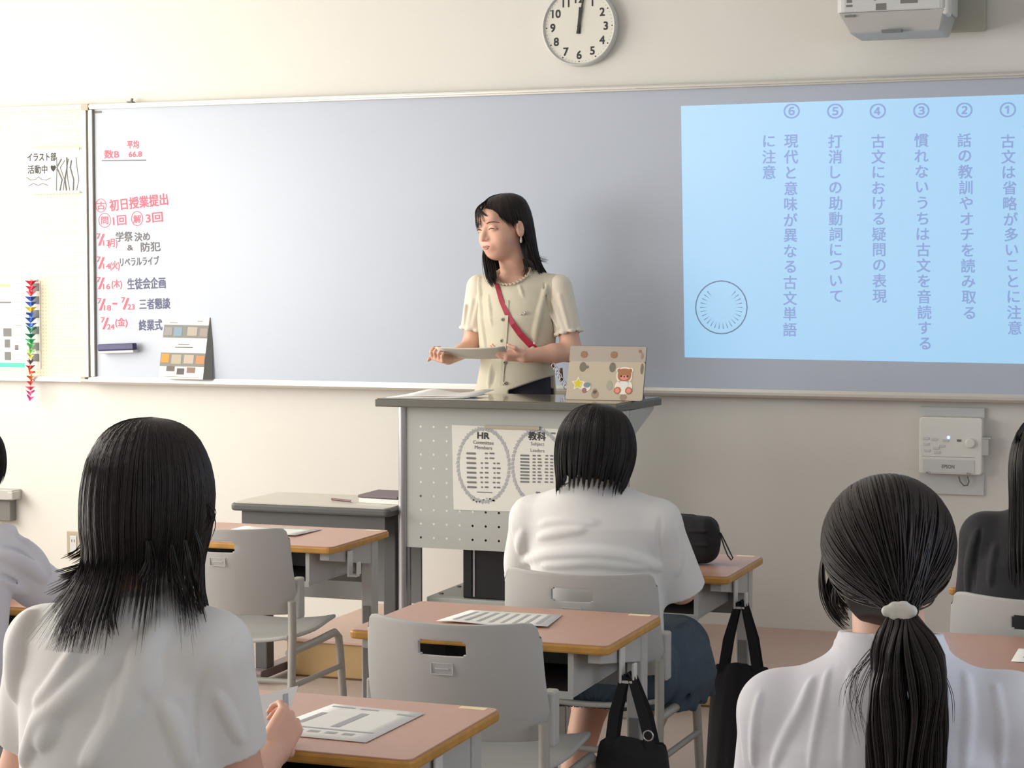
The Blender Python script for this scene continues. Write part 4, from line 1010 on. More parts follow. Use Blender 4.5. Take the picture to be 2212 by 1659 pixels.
# ================================================================== people
SK = MT['skin']
def rotz(a, tilt=0.0, roll=0.0):
    M_ = Matrix.Rotation(a, 3, 'Z') @ Matrix.Rotation(tilt, 3, 'X') @ Matrix.Rotation(roll, 3, 'Y')
    return M_
def head_prims(F, C, M_, s=1.0, face=True):
    R_ = [list(r) for r in M_]
    W = lambda x, y, z: C + M_ @ (V((x, y, z)) * s)
    e = lambda c, r, k: F.add(ELL(W(*c), [q * s for q in r], R_), k * s)
    e((0, -.012, .032), (.072, .090, .080), .0)
    e((0, .030, -.030), (.060, .064, .074), .03)
    e((0, .052, -.078), (.034, .034, .030), .025)
    for q in (-1, 1):
        e((q * .035, .052, -.036), (.026, .030, .028), .02)                     # cheeks
        e((q * .076, -.004, -.012), (.010, .017, .030), .004)                  # ears
        F.sub(ELL(W(q * .086, .002, -.006), (.007 * s, .009 * s, .016 * s), R_), .004)
    if face:
        e((0, .074, .040), (.045, .022, .026), .02)
        for q in (-1, 1):
            F.sub(ELL(W(q * .033, .103, .004), (.020 * s, .014 * s, .012 * s), R_), .012)
            e((q * .032, .079, .002), (.0145, .0115, .0105), .004)                # lids
        F.add(CAP(W(0, .087, .008), W(0, .106, -.028), .0068 * s, .0098 * s), .012)
        for q in (-1, 1): e((q * .011, .095, -.031), (.0078, .0085, .0068), .006)
        e((0, .083, -.058), (.026, .016, .018), .012)
        F.sub(CAP(W(-.018, .099, -.0585), W(.018, .099, -.0585), .0022 * s), .003)
    return W
def limb(F, pts, rs, k=.015):
    for i in range(len(pts) - 1): F.add(CAP(pts[i], pts[i + 1], rs[i], rs[i + 1]), k)
def hand_prims(F, Wp, d, n, side=1, curl=(.6, .8, .5), s=1.0, thumb=.5, spread=.06):
    d = d.normalized(); n = (n - d * n.dot(d)).normalized(); sd = d.cross(n) * side      # sd points to the thumb side
    Mx = Matrix((sd, d, n)).transposed(); R_ = [list(r) for r in Mx]
    F.add(RBOX(Wp + d * .042 * s, (.038 * s, .046 * s, .014 * s), .012 * s, R_), .012)
    F.add(ELL(Wp + d * .03 * s + sd * .022 * s - n * .010 * s, (.018 * s, .03 * s, .014 * s), R_), .008)
    L = [.072, .080, .074, .058]; xo = [.029, .010, -.010, -.028]; rad = [.0084, .0086, .0082, .0072]
    tips = []
    for i in range(4):
        p = Wp + (d * .082 + sd * xo[i]) * s; a = 0.0; dirv = (d + sd * spread * (1.5 - i)).normalized()
        for j, (fr, c) in enumerate(zip((.45, .30, .25), curl)):
            a += c; v = dirv * math.cos(a) - n * math.sin(a); q = p + v * L[i] * fr * s
            F.add(CAP(p, q, rad[i] * s * (1 - .1 * j), rad[i] * s * (.92 - .1 * j)), .0025); p = q
        tips.append(p)
    p = Wp + (d * .022 + sd * .030 - n * .006) * s
    v = (sd * .75 + d * .7 - n * thumb * .5).normalized(); q = p + v * .036 * s; F.add(CAP(p, q, .0125 * s, .0098 * s), .006)
    v2 = (d * .9 - sd * .05 - n * thumb).normalized(); q2 = q + v2 * .032 * s; F.add(CAP(q, q2, .0098 * s, .0078 * s), .004)
    return tips
def cast(bv, px, py):
    r = bv.ray_cast(CAM, ray(px, py).normalized(), 20); return r[0]
def pxfolds(F, ridges=(), grooves=(), off=0.8):
    P, Fc = F.mesh(); bv = BVHTree.FromPolygons(P.tolist(), Fc.tolist())
    for mode, lst in (('add', ridges), ('sub', grooves)):
        for pts, r in lst:
            dn = []
            for (x0, y0), (x1, y1) in zip(pts[:-1], pts[1:]):
                n_ = max(1, int(math.hypot(x1 - x0, y1 - y0) / 9)); dn += [(x0 + (x1 - x0) * j / n_, y0 + (y1 - y0) * j / n_) for j in range(n_)]
            dn.append(pts[-1])
            q = [cast(bv, *p) for p in dn]; q = [x for x in q if x is not None]
            m_ = len(q)
            if m_ < 3: continue
            for _ in range(4): q = [q[0]] + [(q[i - 1] + q[i] * 2 + q[i + 1]) / 4 for i in range(1, m_ - 1)] + [q[-1]]
            dv = ray(*pts[0]).normalized()
            rs = [r * (.30 + .70 * math.sin(PI * min(1, max(0, i / (m_ - 1)))) ** .8) for i in range(m_)]
            of = [dv * (k_ * off) if mode == 'add' else dv * (-k_ * .55) for k_ in rs]
            for i in range(m_ - 1): F.op(CAP(q[i] + of[i], q[i + 1] + of[i + 1], rs[i], rs[i + 1]), r * (2.2 if mode == 'add' else 1.3), mode)

# ---- hair: a shell over the skull plus tapered strands that follow the same envelope
class Env:
    def __init__(s, C, M_, prof):
        s.C = np.array(C[:]); s.M = np.array(M_); A = np.array(prof, float)      # rows z, ax, ay, cy  (top to bottom)
        s.A = A; dz = np.diff(A[:, 0]); dr = np.diff(A[:, 2]); L = np.concatenate([[0], np.cumsum(np.hypot(dz, dr))])
        s.L = L / L[-1]
    def s_at(s, z): return np.interp(-np.asarray(z, float), -s.A[:, 0], s.L)
    def P(s, ph, t, k=1.0):
        z, ax_, ay_, cy = [np.interp(t, s.L, s.A[:, i]) for i in range(4)]
        p = np.stack([ax_ * k * np.cos(ph), cy + ay_ * k * np.sin(ph), z + 0 * ph], -1)
        return p
    def W(s, p): return p @ s.M.T + s.C
def smooth_prof(rows, n=40):
    A = np.array(rows, float); t = np.linspace(0, len(A) - 1, n); out = []
    for x in t:
        i = min(int(x), len(A) - 2); f = x - i; p0, p1, p2, p3 = A[max(i - 1, 0)], A[i], A[i + 1], A[min(i + 2, len(A) - 1)]
        out.append(.5 * ((2 * p1) + (-p0 + p2) * f + (2 * p0 - 5 * p1 + 4 * p2 - p3) * f * f + (-p0 + 3 * p1 - 3 * p2 + p3) * f ** 3))
    out = np.array(out); out[:, 1:3] = np.maximum(out[:, 1:3], .001); return out
def hair(parent, C, M_, prof, zend, m, N=2200, seed=1, r0=.0013, flick=None, clumps=60, jag=.02, start=None, shell=.955, S=18, xshift=None, name='hair', clump_pull=.8, shell_end=.02, tip=.25, sweep=None):
    r = np.random.default_rng(seed); E_ = Env(C, M_, smooth_prof(prof)); b = np.array(base_of(parent)[:])
    ph = r.uniform(0, 2 * PI, N)
    sw = np.zeros(N) if sweep is None else sweep(ph)
    ze = np.array([zend(p) for p in ph + sw]) + r.normal(0, 1, N) * jag * .5 - np.abs(r.normal(0, 1, N)) * jag * .3
    s1 = E_.s_at(ze); t = np.linspace(0, 1, S)[None, :]
    s0 = r.uniform(0, .03, N) if start is None else start(ph, r)
    TT = s0[:, None] + (s1 - s0)[:, None] * t
    cl = np.round(ph / (2 * PI) * clumps + r.normal(0, .12, N)) * 2 * PI / clumps + np.sin(ph * 7) * .03
    pull = (t ** 3) * clump_pull * (1 - .8 * (sw > .05))[:, None]
    PH = ph[:, None] * (1 - pull) + cl[:, None] * pull + sw[:, None] * t ** 1.5 + .02 * np.sin(6 * t + ph[:, None] * 9)
    lay = r.uniform(.97, 1.012, N)[:, None] + .006 * np.sin(PH * clumps * .5)
    P = E_.P(PH, TT, lay)
    if flick is not None:
        fl = flick(ph); am = fl[0] * r.uniform(.2, 1.2, N); w_ = np.clip((TT - fl[1][:, None]) / (1 - fl[1][:, None] + 1e-3), 0, 1) ** 1.8
        P[..., 0] += np.cos(PH) * am[:, None] * w_; P[..., 1] += np.sin(PH) * am[:, None] * w_
    if xshift is not None: P = xshift(P)
    Vs, Qs = strands(E_.W(P) - b, r.uniform(.7, 1.35, N) * r0, tip)
    nP, nS = 96, 30
    g = np.linspace(0, 2 * PI, nP, endpoint=False)
    se = E_.s_at(np.array([zend(p) for p in g]) + shell_end)
    TT = np.linspace(0, 1, nS)[None, :] * se[:, None]
    Q = E_.P(np.repeat(g[:, None], nS, 1), TT, shell + .006 * np.sin(g * clumps * .5)[:, None])
    if xshift is not None: Q = xshift(Q)
    Q = E_.W(Q) - b
    Q2 = Q.copy(); cc = Q.mean((0, 1)); Q2 = Q2 + (cc - Q2) * .035
    n0 = len(Vs); sv = np.concatenate([Q.reshape(-1, 3), Q2.reshape(-1, 3)]); fs = []
    for i in range(nP):
        j = (i + 1) % nP
        for k in range(nS - 1):
            fs.append((n0 + i * nS + k, n0 + i * nS + k + 1, n0 + j * nS + k + 1, n0 + j * nS + k))
            o_ = n0 + nP * nS; fs.append((o_ + i * nS + k, o_ + j * nS + k, o_ + j * nS + k + 1, o_ + i * nS + k + 1))
        fs.append((n0 + i * nS + nS - 1, n0 + nP * nS + i * nS + nS - 1, n0 + nP * nS + j * nS + nS - 1, n0 + j * nS + nS - 1))
    me = rawmesh(name, np.concatenate([Vs, sv]), np.concatenate([Qs, np.array(fs)]))
    return mkobj(name, me, m, parent, sharp=180), E_
def locks(parent, paths, m, r0=.0013, n=14, spread=.004, seed=3, name='hair_lock', S=14, tipspread=1.0):
    """paths: world polylines; each becomes n strands"""
    r = np.random.default_rng(seed); b = np.array(base_of(parent)[:]); out = []
    for path in paths:
        A = np.array([list(p) for p in path]); L = np.concatenate([[0], np.cumsum(np.linalg.norm(np.diff(A, axis=0), axis=1))]); L /= L[-1]
        t = np.linspace(0, 1, S)
        tt = np.linspace(0, len(A) - 1, S)
        B = np.zeros((S, 3))
        for q, x in enumerate(tt):
            i = min(int(x), len(A) - 2); f = x - i; p0, p1, p2, p3 = A[max(i - 1, 0)], A[i], A[i + 1], A[min(i + 2, len(A) - 1)]
            B[q] = .5 * ((2 * p1) + (-p0 + p2) * f + (2 * p0 - 5 * p1 + 4 * p2 - p3) * f * f + (-p0 + 3 * p1 - 3 * p2 + p3) * f ** 3)
        for k in range(n):
            o = r.normal(0, spread, 3); w_ = (np.sin(t * PI * .5) * tipspread + .35)[:, None]
            out.append(B + o * w_ + r.normal(0, spread * .25, 3) * (t ** 2)[:, None])
    Vs, Qs = strands(np.array(out) - b, r.uniform(.7, 1.3, len(out)) * r0)
    return mkobj(name, rawmesh(name, Vs, Qs), m, parent, sharp=180)

def legs_seated(F, B, hipz=.50, knee_dy=.38, ankle_dy=.30, spread=.09, y0=0.0, kz=.48):
    out = []
    for q in (-1, 1):
        hip = B + V((q * .085, y0, hipz)); kn = B + V((q * spread, y0 + knee_dy, kz)); an = B + V((q * spread * 1.05, y0 + ankle_dy, .10))
        limb(F, [hip, kn], [.078, .056], .03); limb(F, [kn, kn.lerp(an, .35), an], [.052, .050, .033], .02)
        limb(F, [an, an + V((q * .01, .06, -.055)), an + V((q * .015, .13, -.07))], [.033, .030, .022], .015)
        out.append(an)
    return out
def shoes(t, ankles, dy=1, name='shoe'):
    for a in ankles:
        F = Field((a.x - .07, a.y - .09, -.002), (a.x + .07, a.y + .24, .15), .004)
        c = V((a.x, a.y, 0))
        F.add(CAP(c + V((0, -.02, .045)), c + V((.005, .14, .030)), .042, .036), .02)
        F.add(CAP(c + V((0, 0, .06)), c + V((0, 0, .085)), .042, .040), .02)
        F.sub(CAP(c + V((0, -.0, .10)), c + V((0, 0, .13)), .036, .04), .003)
        F.sub(RBOX((c.x, c.y, -.049), (.3, .5, .052), .001), .003)
        fieldobj(F, name, MT['shoe'], t)
        G = Field((a.x - .06, a.y - .06, .08), (a.x + .06, a.y + .06, .20), .004)
        G.add(CAP((a.x, a.y, .06), (a.x, a.y, .175), .037, .042, flat=2), 0); fieldobj(G, 'sock', MT['sock'], t)
def pleated(t, c, hs, m, h=.005, n=26, dip=None):
    c = V(c); F = Field(c - V((hs[0] + .05, hs[1] + .05, hs[2] + .06)), c + V((hs[0] + .05, hs[1] + .05, hs[2] + .06)), h)
    base, lo, hi = RBOX(c, hs, min(hs) * .92)
    def fn(X, Y, Z):
        a = np.arctan2(Y - (c.y - hs[1] * .8), X - c.x); dn = np.clip((c.z + hs[2] * .6 - Z) / (2 * hs[2]), 0, 1)
        return base(X, Y, Z) - .012 * dn * (1 - np.abs(np.sin(a * n / 2))) + .004
    F.add((fn, lo - .02, hi + .02), 0)
    return fieldobj(F, 'skirt', m, t)

skirtm = mat('dark_check_skirt', (62, 78, 92), .85, noise=.12, nscale=40, bump=.2)

# ------------------------------------------------------------------ student with long shaggy hair, lower left
B = V((-1.67, -4.92, 0))
L = thing('person', 'student with long shaggy dark hair in a white shirt at lower left, seen from behind', 'person', B)
HC = V((-1.648, -4.90, 1.188)); HM = rotz(math.radians(4), math.radians(-6))
F = Field((-1.97, -5.12, -.01), (-1.36, -4.28, 1.33), .004)
head_prims(F, HC, HM, .98)
limb(F, [HC + V((0, -.015, -.06)), V((-1.655, -4.94, 1.03))], [.050, .055], .02)
F.add(STACK([(.44, -1.69, -4.91, .15, .11), (.7, -1.69, -4.92, .145, .10), (.88, -1.68, -4.93, .16, .10), (.98, -1.665, -4.93, .11, .075), (1.01, -1.66, -4.935, .06, .06)]), .03)
shR, elR, wrR = at(458, 1408, -4.92), at(520, 1705, -4.80), at(585, 1628, -4.64)
shL, elL, wrL = at(98, 1395, -4.92), at(58, 1660, -4.84), V((-1.84, -4.60, .76))
hdir = (at(615, 1555, -4.57) - wrR)
limb(F, [shR, elR, wrR], [.052, .042, .028], .02); limb(F, [shL, elL, wrL], [.052, .042, .028], .02)
hand_prims(F, wrR + hdir.normalized() * .004, hdir + V((0.02, .01, .02)), V((.75, -.55, -.1)), side=1, curl=(.75, 1.25, .8), s=.90, thumb=.55)
hand_prims(F, wrL, V((.12, 1, -.1)), V((0, .1, 1)), side=-1, curl=(.3, .4, .3), s=.92)
ank = legs_seated(F, B)
fieldobj(F, 'body', SK, L)
shoes(L, ank)
F = Field((-2.0, -5.13, .42), (-1.36, -4.70, 1.08), .004)
F.add(STACK([(.44, -1.70, -4.92, .175, .135), (.6, -1.70, -4.92, .170, .125), (.75, -1.70, -4.93, .168, .122), (.88, -1.69, -4.935, .175, .118), (.95, -1.68, -4.94, .160, .102), (.995, -1.665, -4.94, .105, .085), (1.03, -1.658, -4.94, .066, .068)]), 0)
F.add(CAP(shL + V((.0, 0, .006)), V((-1.66, -4.94, .985)), .056, .055), .04); F.add(CAP(shR + V((0, 0, .006)), V((-1.66, -4.94, .985)), .056, .055), .04)
hR, hL = at(500, 1606, -4.85), at(62, 1590, -4.87)
F.add(CAP(shR, hR, .062, .059, flat=1), .028); F.add(CAP(shL, hL, .062, .058, flat=1), .028)
F.add(CAP((-1.657, -4.93, 1.005), (-1.653, -4.925, 1.068), .066, .060, flat=2), .008)
pxfolds(F, ridges=[([(313, 1385), (316, 1430), (312, 1490)], .010), ([(231, 1428), (144, 1510), (87, 1560), (53, 1645)], .009), ([(347, 1342), (292, 1457), (270, 1534), (202, 1645)], .010), ([(63, 1330), (42, 1390), (34, 1500)], .010),
                    ([(356, 1525), (385, 1590), (402, 1650)], .008), ([(160, 1410), (120, 1480), (80, 1520)], .007), ([(250, 1480), (238, 1560), (180, 1650)], .006), ([(470, 1500), (500, 1560), (520, 1600)], .006), ([(120, 1560), (90, 1610)], .008)],
        grooves=[([(512, 1370), (450, 1428), (423, 1486), (421, 1563), (430, 1640)], .0055)])
F.sub(CAP(hR + (shR - hR) * .08, hR + (hR - shR) * .2, .050, .052), .0); F.sub(CAP(hL + (shL - hL) * .10, hL + (hL - shL) * .2, .052, .052), .0)
fieldobj(F, 'shirt', MT['shirt'], L)
pleated(L, B + V((0, .16, .50)), (.20, .27, .085), skirtm)
prof = [(.118, .001, .001, -.01), (.112, .040, .045, -.012), (.090, .072, .082, -.014), (.050, .093, .108, -.014), (.008, .103, .115, -.014), (-.030, .104, .115, -.016), (-.067, .102, .110, -.018), (-.097, .097, .102, -.02), (-.127, .095, .098, -.024), (-.160, .100, .105, -.03), (-.200, .108, .118, -.035), (-.25, .110, .125, -.04)]
def zL(p):
    d = math.degrees(p) % 360
    if 50 < d < 130: return .035
    if 25 < d <= 50: return .035 - (50 - d) / 25 * .17
    if 130 <= d < 155: return .035 - (d - 130) / 25 * .17
    return -.168 - .022 * math.sin(p * 3 + .6) - (.045 if 215 < d < 262 else 0) - .016 * math.sin(p * 11)
fl = lambda ph: (.012 + .062 * np.exp(-((np.degrees(ph) % 360 - 195) / 34) ** 2) + .022 * np.exp(-((np.degrees(ph) % 360 - 345) / 30) ** 2), np.full(ph.shape, .64))
hair(L, HC, HM, prof, zL, MT['hairb'], N=3800, seed=2, flick=fl, clumps=78, jag=.05, r0=.00125, clump_pull=.55, shell_end=.05, tip=.08)
lk = [[(200, 1130), (190, 1210), (165, 1250), (120, 1275)], [(205, 1150), (196, 1220), (168, 1290), (150, 1320)], [(240, 1180), (215, 1260), (205, 1320), (215, 1365)], [(250, 1190), (238, 1270), (244, 1320), (250, 1362)], [(300, 1170), (292, 1220), (296, 1268)], [(320, 1170), (322, 1220), (318, 1250)],
      [(420, 1150), (432, 1200), (440, 1250), (442, 1300)], [(400, 1170), (412, 1230), (430, 1270), (441, 1295)], [(450, 1090), (456, 1120), (452, 1150)], [(215, 1170), (185, 1220), (150, 1238), (135, 1243)], [(370, 1180), (382, 1240), (405, 1280)], [(190, 1150), (178, 1190), (160, 1205)], [(225, 1210), (190, 1270), (178, 1330)]]
locks(L, [[at(x, y, -5.02 if 230 < x < 420 else -4.96) + V((0, -.012 * (i > 1), 0)) for i, (x, y) in enumerate(q)] for q in lk], MT['hairb'], r0=.0012, n=16, spread=.0042)
ps = thing('held_paper', 'white printed paper held up in the hand of the long-haired student', 'paper', at(570, 1550, -4.5))
q = [at(555, 1505, -4.50), at(644, 1481, -4.40), at(612, 1575, -4.50), at(560, 1640, -4.60)]
MB().add(q, [(0, 3, 2, 1)]).build('sheet', MT['paper'], ps, world=True, solid=.0008)
nn = (q[1] - q[0]).cross(q[3] - q[0]).normalized()
if nn.dot(CAM - q[0]) < 0: nn = -nn
m = MB()
for u0, v0, u1, v1 in ((.62, .08, .74, .5), (.25, .3, .35, .4)):
    m.add([q[0] + (q[1] - q[0]) * u + (q[3] - q[0]) * v + nn * .0008 for u, v in ((u0, v0), (u1, v0), (u1, v1), (u0, v1))], [(0, 1, 2, 3)])
tag(m.build('print', MT['lightink'], ps, world=True), kind='stuff')

# ------------------------------------------------------------------ student with bob hair in front of the lectern
B = V((-1.60, -2.70, 0))
Cn = thing('person', 'student with a black bob in a white shirt and dark skirt seated before the lectern', 'person', B)
HC = V((-1.597, -2.685, 1.082)); HM = rotz(math.radians(-2), math.radians(-16))
F = Field((-1.88, -2.92, -.01), (-1.28, -2.14, 1.22), .004)
head_prims(F, HC, HM, .96)
limb(F, [HC + V((0, -.005, -.06)), V((-1.6, -2.70, .95))], [.048, .050], .02)
F.add(STACK([(.46, -1.60, -2.68, .16, .11), (.65, -1.60, -2.68, .15, .10), (.85, -1.60, -2.68, .165, .10), (.94, -1.60, -2.69, .10, .07)]), .03)
sR, eR, wR = at(1420, 1135, -2.68), at(1470, 1268, -2.60), V((-1.475, -2.36, .735))
sL, eL, wL = at(1152, 1125, -2.68), at(1130, 1245, -2.58), V((-1.70, -2.34, .735))
limb(F, [sR, eR, wR], [.052, .042, .027], .02); limb(F, [sL, eL, wL], [.052, .042, .027], .02)
hand_prims(F, wR, V((-.35, 1, -.1)), V((.1, .1, 1)), side=-1, curl=(.5, .7, .5), s=.92); hand_prims(F, wL, V((.35, 1, -.1)), V((0, .1, 1)), side=1, curl=(.25, .35, .3), s=.92)
ank = legs_seated(F, B, knee_dy=.36, ankle_dy=.02, spread=.085)
fieldobj(F, 'body', SK, Cn); shoes(Cn, ank)
F = Field((-1.88, -2.92, .50), (-1.27, -2.50, 1.03), .004)
F.add(STACK([(.52, -1.60, -2.68, .185, .135), (.62, -1.60, -2.68, .182, .130), (.72, -1.60, -2.69, .178, .125), (.80, -1.60, -2.69, .178, .122), (.88, -1.60, -2.69, .188, .118), (.935, -1.60, -2.69, .165, .100), (.965, -1.60, -2.70, .115, .082), (.985, -1.60, -2.70, .075, .070)]), 0)
for s_ in (sR, sL): F.add(CAP(s_ + V((0, 0, .008)), V((-1.60, -2.70, .930)), .056, .05), .045)
F.add(CAP((-1.60, -2.70, .95), (-1.598, -2.695, 1.004), .078, .064, flat=2), .012)
F.add(CAP(sR, eR + (eR - sR) * .04, .064, .066, flat=1), .028); F.add(CAP(sL, eL, .062, .062, flat=1), .028)
pxfolds(F, ridges=[([(1135, 1212), (1170, 1198), (1230, 1194), (1294, 1194), (1360, 1202), (1420, 1226)], .009), ([(1165, 1160), (1210, 1150), (1262, 1143)], .007), ([(1175, 1222), (1280, 1214), (1390, 1226)], .007), ([(1170, 1130), (1220, 1125), (1290, 1130)], .006), ([(1460, 1140), (1470, 1200), (1462, 1240)], .006), ([(1130, 1150), (1122, 1190)], .008)],
        grooves=[([(1428, 1120), (1422, 1160), (1428, 1215)], .005)])
F.sub(CAP(eR + (sR - eR) * .06, eR + (eR - sR) * .3, .057, .06), 0)
fieldobj(F, 'shirt', MT['shirt'], Cn)
pleated(Cn, B + V((.01, .14, .50)), (.225, .27, .10), skirtm, n=34)
# loose side fall of the skirt over the seat edge
F = Field((-1.50, -2.78, .30), (-1.30, -2.28, .64), .004)
F.add(STACK([(.385, -1.395, -2.52, .050, .16), (.45, -1.385, -2.52, .060, .17), (.52, -1.395, -2.53, .055, .16), (.60, -1.42, -2.56, .035, .12)], e=2.2), 0)
for k in range(7): F.op(CAP((-1.355 + .004 * (k % 2), -2.66 + k * .05, .39), (-1.40, -2.60 + k * .025, .60), .010, .004), .012, 'add' if k % 2 else 'sub')
fieldobj(F, 'skirt_fall', skirtm, Cn)
prof = [(.114, .001, .001, -.008), (.108, .040, .045, -.01), (.086, .074, .082, -.012), (.048, .096, .105, -.014), (.005, .1055, .112, -.014), (-.035, .105, .110, -.016), (-.070, .099, .104, -.02), (-.100, .092, .096, -.024), (-.125, .088, .090, -.03), (-.15, .086, .086, -.03)]
def zC(p):
    d = math.degrees(p) % 360
    if 48 < d < 132: return .030
    if 20 < d <= 48: return .03 - (48 - d) / 28 * .12
    if 132 <= d < 160: return .03 - (d - 132) / 28 * .12
    return -.112 - .006 * math.sin(p * 13)
hair(Cn, HC, HM, prof, zC, MT['hair'], N=2600, seed=5, clumps=40, jag=.016, r0=.0013, clump_pull=.6, shell_end=.012)

# ------------------------------------------------------------------ student with ponytail, lower right
B = V((-.475, -4.78, 0))
Rn = thing('person', 'student with a long low ponytail in a white shirt at lower right, seen from behind', 'person', B)
top = at(1912, 1027, -4.74); HC = V((at(1918, 1180, -4.73).x, -4.72, top.z - .116)); HM = rotz(math.radians(3), math.radians(-8))
F = Field((-.80, -5.0, -.01), (-.14, -4.14, 1.28), .004)
head_prims(F, HC, HM, .98)
nb_ = at(1925, 1400, -4.77)
limb(F, [HC + V((0, -.02, -.055)), V((nb_.x, -4.77, nb_.z - .02))], [.052, .055], .02)
cx = nb_.x
F.add(STACK([(.44, cx, -4.77, .15, .11), (.7, cx, -4.77, .145, .10), (.85, cx, -4.77, .165, .10), (.92, cx, -4.77, .09, .065), (.96, cx, -4.77, .05, .05)]), .02)
sL, eL, wL = at(1684, 1540, -4.77), at(1655, 1760, -4.68), V((-.60, -4.42, .745))
sR, eR, wR = at(2185, 1548, -4.77), V((-.235, -4.68, .70)), V((-.33, -4.42, .745))
limb(F, [sR, eR, wR], [.052, .042, .027], .02); limb(F, [sL, eL, wL], [.052, .042, .027], .02)
hand_prims(F, wR, V((-.2, 1, -.1)), V((0, .1, 1)), side=-1, curl=(.4, .5, .4), s=.92); hand_prims(F, wL, V((.2, 1, -.1)), V((0, .1, 1)), side=1, curl=(.3, .4, .3), s=.92)
ank = legs_seated(F, B); fieldobj(F, 'body', SK, Rn); shoes(Rn, ank)
F = Field((-.84, -5.0, .42), (-.12, -4.60, 1.08), .004)
F.add(STACK([(.44, cx, -4.77, .18, .13), (.62, cx, -4.77, .175, .125), (.75, cx, -4.78, .182, .122), (.84, cx, -4.78, .185, .115), (.89, cx, -4.78, .165, .10), (.93, cx, -4.78, .128, .092), (.965, cx, -4.78, .092, .080), (.985, cx, -4.78, .075, .07)]), 0)
for s_ in (sR, sL): F.add(CAP(s_ + V((0, 0, .004)), V((cx, -4.78, .925)), .055, .05), .05)
hL, hR = eL.lerp(sL, .2), eR.lerp(sR, .2)
F.add(CAP(sL, hL, .060, .058, flat=1), .03); F.add(CAP(sR, hR, .060, .058, flat=1), .03)
ct = at(1925, 1375, -4.78)
F.add(CAP((cx, -4.775, .93), (cx - .002, -4.765, ct.z + .004), .084, .077, flat=2), .018)
F.sub(CAP((cx, -4.77, .985), (cx - .002, -4.765, ct.z + .06), .062, .067), .004)
pxfolds(F, ridges=[([(1755, 1470), (1735, 1530), (1700, 1590), (1672, 1655)], .0050), ([(1790, 1450), (1776, 1520), (1760, 1600), (1752, 1655)], .0038), ([(1642, 1500), (1632, 1560), (1627, 1650)], .0038), ([(2085, 1455), (2094, 1540), (2084, 1655)], .0045), ([(2150, 1480), (2166, 1560), (2160, 1655)], .0038), ([(1840, 1450), (1830, 1540), (1822, 1655)], .0032)],
        off=1.05)
F.sub(CAP(hL + (sL - hL) * .1, hL + (hL - sL) * .2, .052), 0); F.sub(CAP(hR + (sR - hR) * .1, hR + (hR - sR) * .2, .052), 0)
fieldobj(F, 'shirt', MT['shirtc'], Rn)
pleated(Rn, B + V((0, .16, .50)), (.20, .27, .085), skirtm)
# hair drawn back to a tie
tie = at(1950, 1316, -4.875)
rr2 = np.random.default_rng(8); Cw = np.array(HC[:]); Mw = np.array(HM)
N = 3600; S = 22
ax3 = np.array([.0975, .112, .104]); cen = np.array([0, -.010, .010])
tl = (np.array(tie[:]) - Cw) @ Mw - cen; tlen = np.linalg.norm(tl / ax3); td_ = (tl / ax3) / tlen
az = rr2.uniform(0, 2 * PI, N); hl = np.where(True, .25 + .25 * rr2.random(N), 0)
# start directions: hairline ring around the face and scattered scalp
st = rr2.normal(0, 1, (N, 3)); st /= np.linalg.norm(st, axis=1, keepdims=True)
st[:, 1] = np.abs(st[:, 1]) * .75 - .05; lowm = st[:, 2] < -.2; st[lowm, 2] = -.62 + 1.2 * rr2.random(lowm.sum()) ** .8
bad = (st[:, 1] > .35) & (st[:, 2] < .42); st[bad, 2] = .45 + .4 * rr2.random(bad.sum()); st /= np.linalg.norm(st, axis=1, keepdims=True)
t = np.linspace(0, 1, S)[None, :, None]
om = np.arccos(np.clip(st @ td_, -1, 1))[:, None, None]
D = (np.sin((1 - t) * om) * st[:, None, :] + np.sin(t * om) * td_) / np.sin(om)
rad = (1.0 + rr2.uniform(-.02, .015, N)[:, None, None]) * (1 - t ** 6) + tlen * t ** 6
P = D * rad * ax3 + cen
P = P @ Mw.T + Cw
jt = rr2.normal(0, .006, (N, 3)); P += jt[:, None, :] * (t ** 4)
b_ = np.array(base_of(Rn)[:])
V1, Q1 = strands(P - b_, rr2.uniform(.9, 1.6, N) * .0013, .8)
me = rawmesh('hair', V1, Q1); hobj = mkobj('hair', me, MT['hairb'], Rn, sharp=180)
F = Field(HC - V((.13, .17, .14)), HC + V((.13, .13, .13)), .004)
F.add(ELL(HC + HM @ V(cen), ax3 * .965, [list(r) for r in HM]), 0)
F.add(CAP(HC + HM @ V((0, -.055, -.06)), tie + V((0, .012, 0)), .055, .022), .03)
F.sub(ELL(HC + HM @ V((0, .10, -.055)), (.14, .105, .095), [list(r) for r in HM]), .01)
F.sub(ELL(HC + HM @ V((0, .03, -.125)), (.12, .075, .07), [list(r) for r in HM]), .01)
fieldobj(F, 'hair_cap', MT['hairb'], Rn)
# ponytail
N = 1500; S = 24; t = np.linspace(0, 1, S)
w_px = np.interp(t, [0, .12, .3, .5, .75, 1.0], [.012, .026, .050, .058, .055, .048])
cpx = [at(1950, 1320, -4.885), at(1955, 1370, -4.90), at(1962, 1450, -4.915), at(1962, 1530, -4.92), at(1958, 1620, -4.925), at(1955, 1760, -4.925)]
A = np.array([list(p) for p in cpx]); cc = np.stack([np.interp(t, np.linspace(0, 1, 6), A[:, i]) for i in range(3)], 1)
rad = np.sqrt(rr2.random(N)); an = rr2.uniform(0, 2 * PI, N)
an = np.round(an / (2 * PI) * 18) * 2 * PI / 18 * .6 + an * .4
P = cc[None] + np.stack([(rad * np.cos(an))[:, None] * w_px[None], (rad * np.sin(an))[:, None] * (w_px * .45)[None], rr2.normal(0, .004, N)[:, None] * t[None]], -1)
P[..., 0] += (.004 * np.sin(t[None] * 9 + an[:, None] * 3)); 
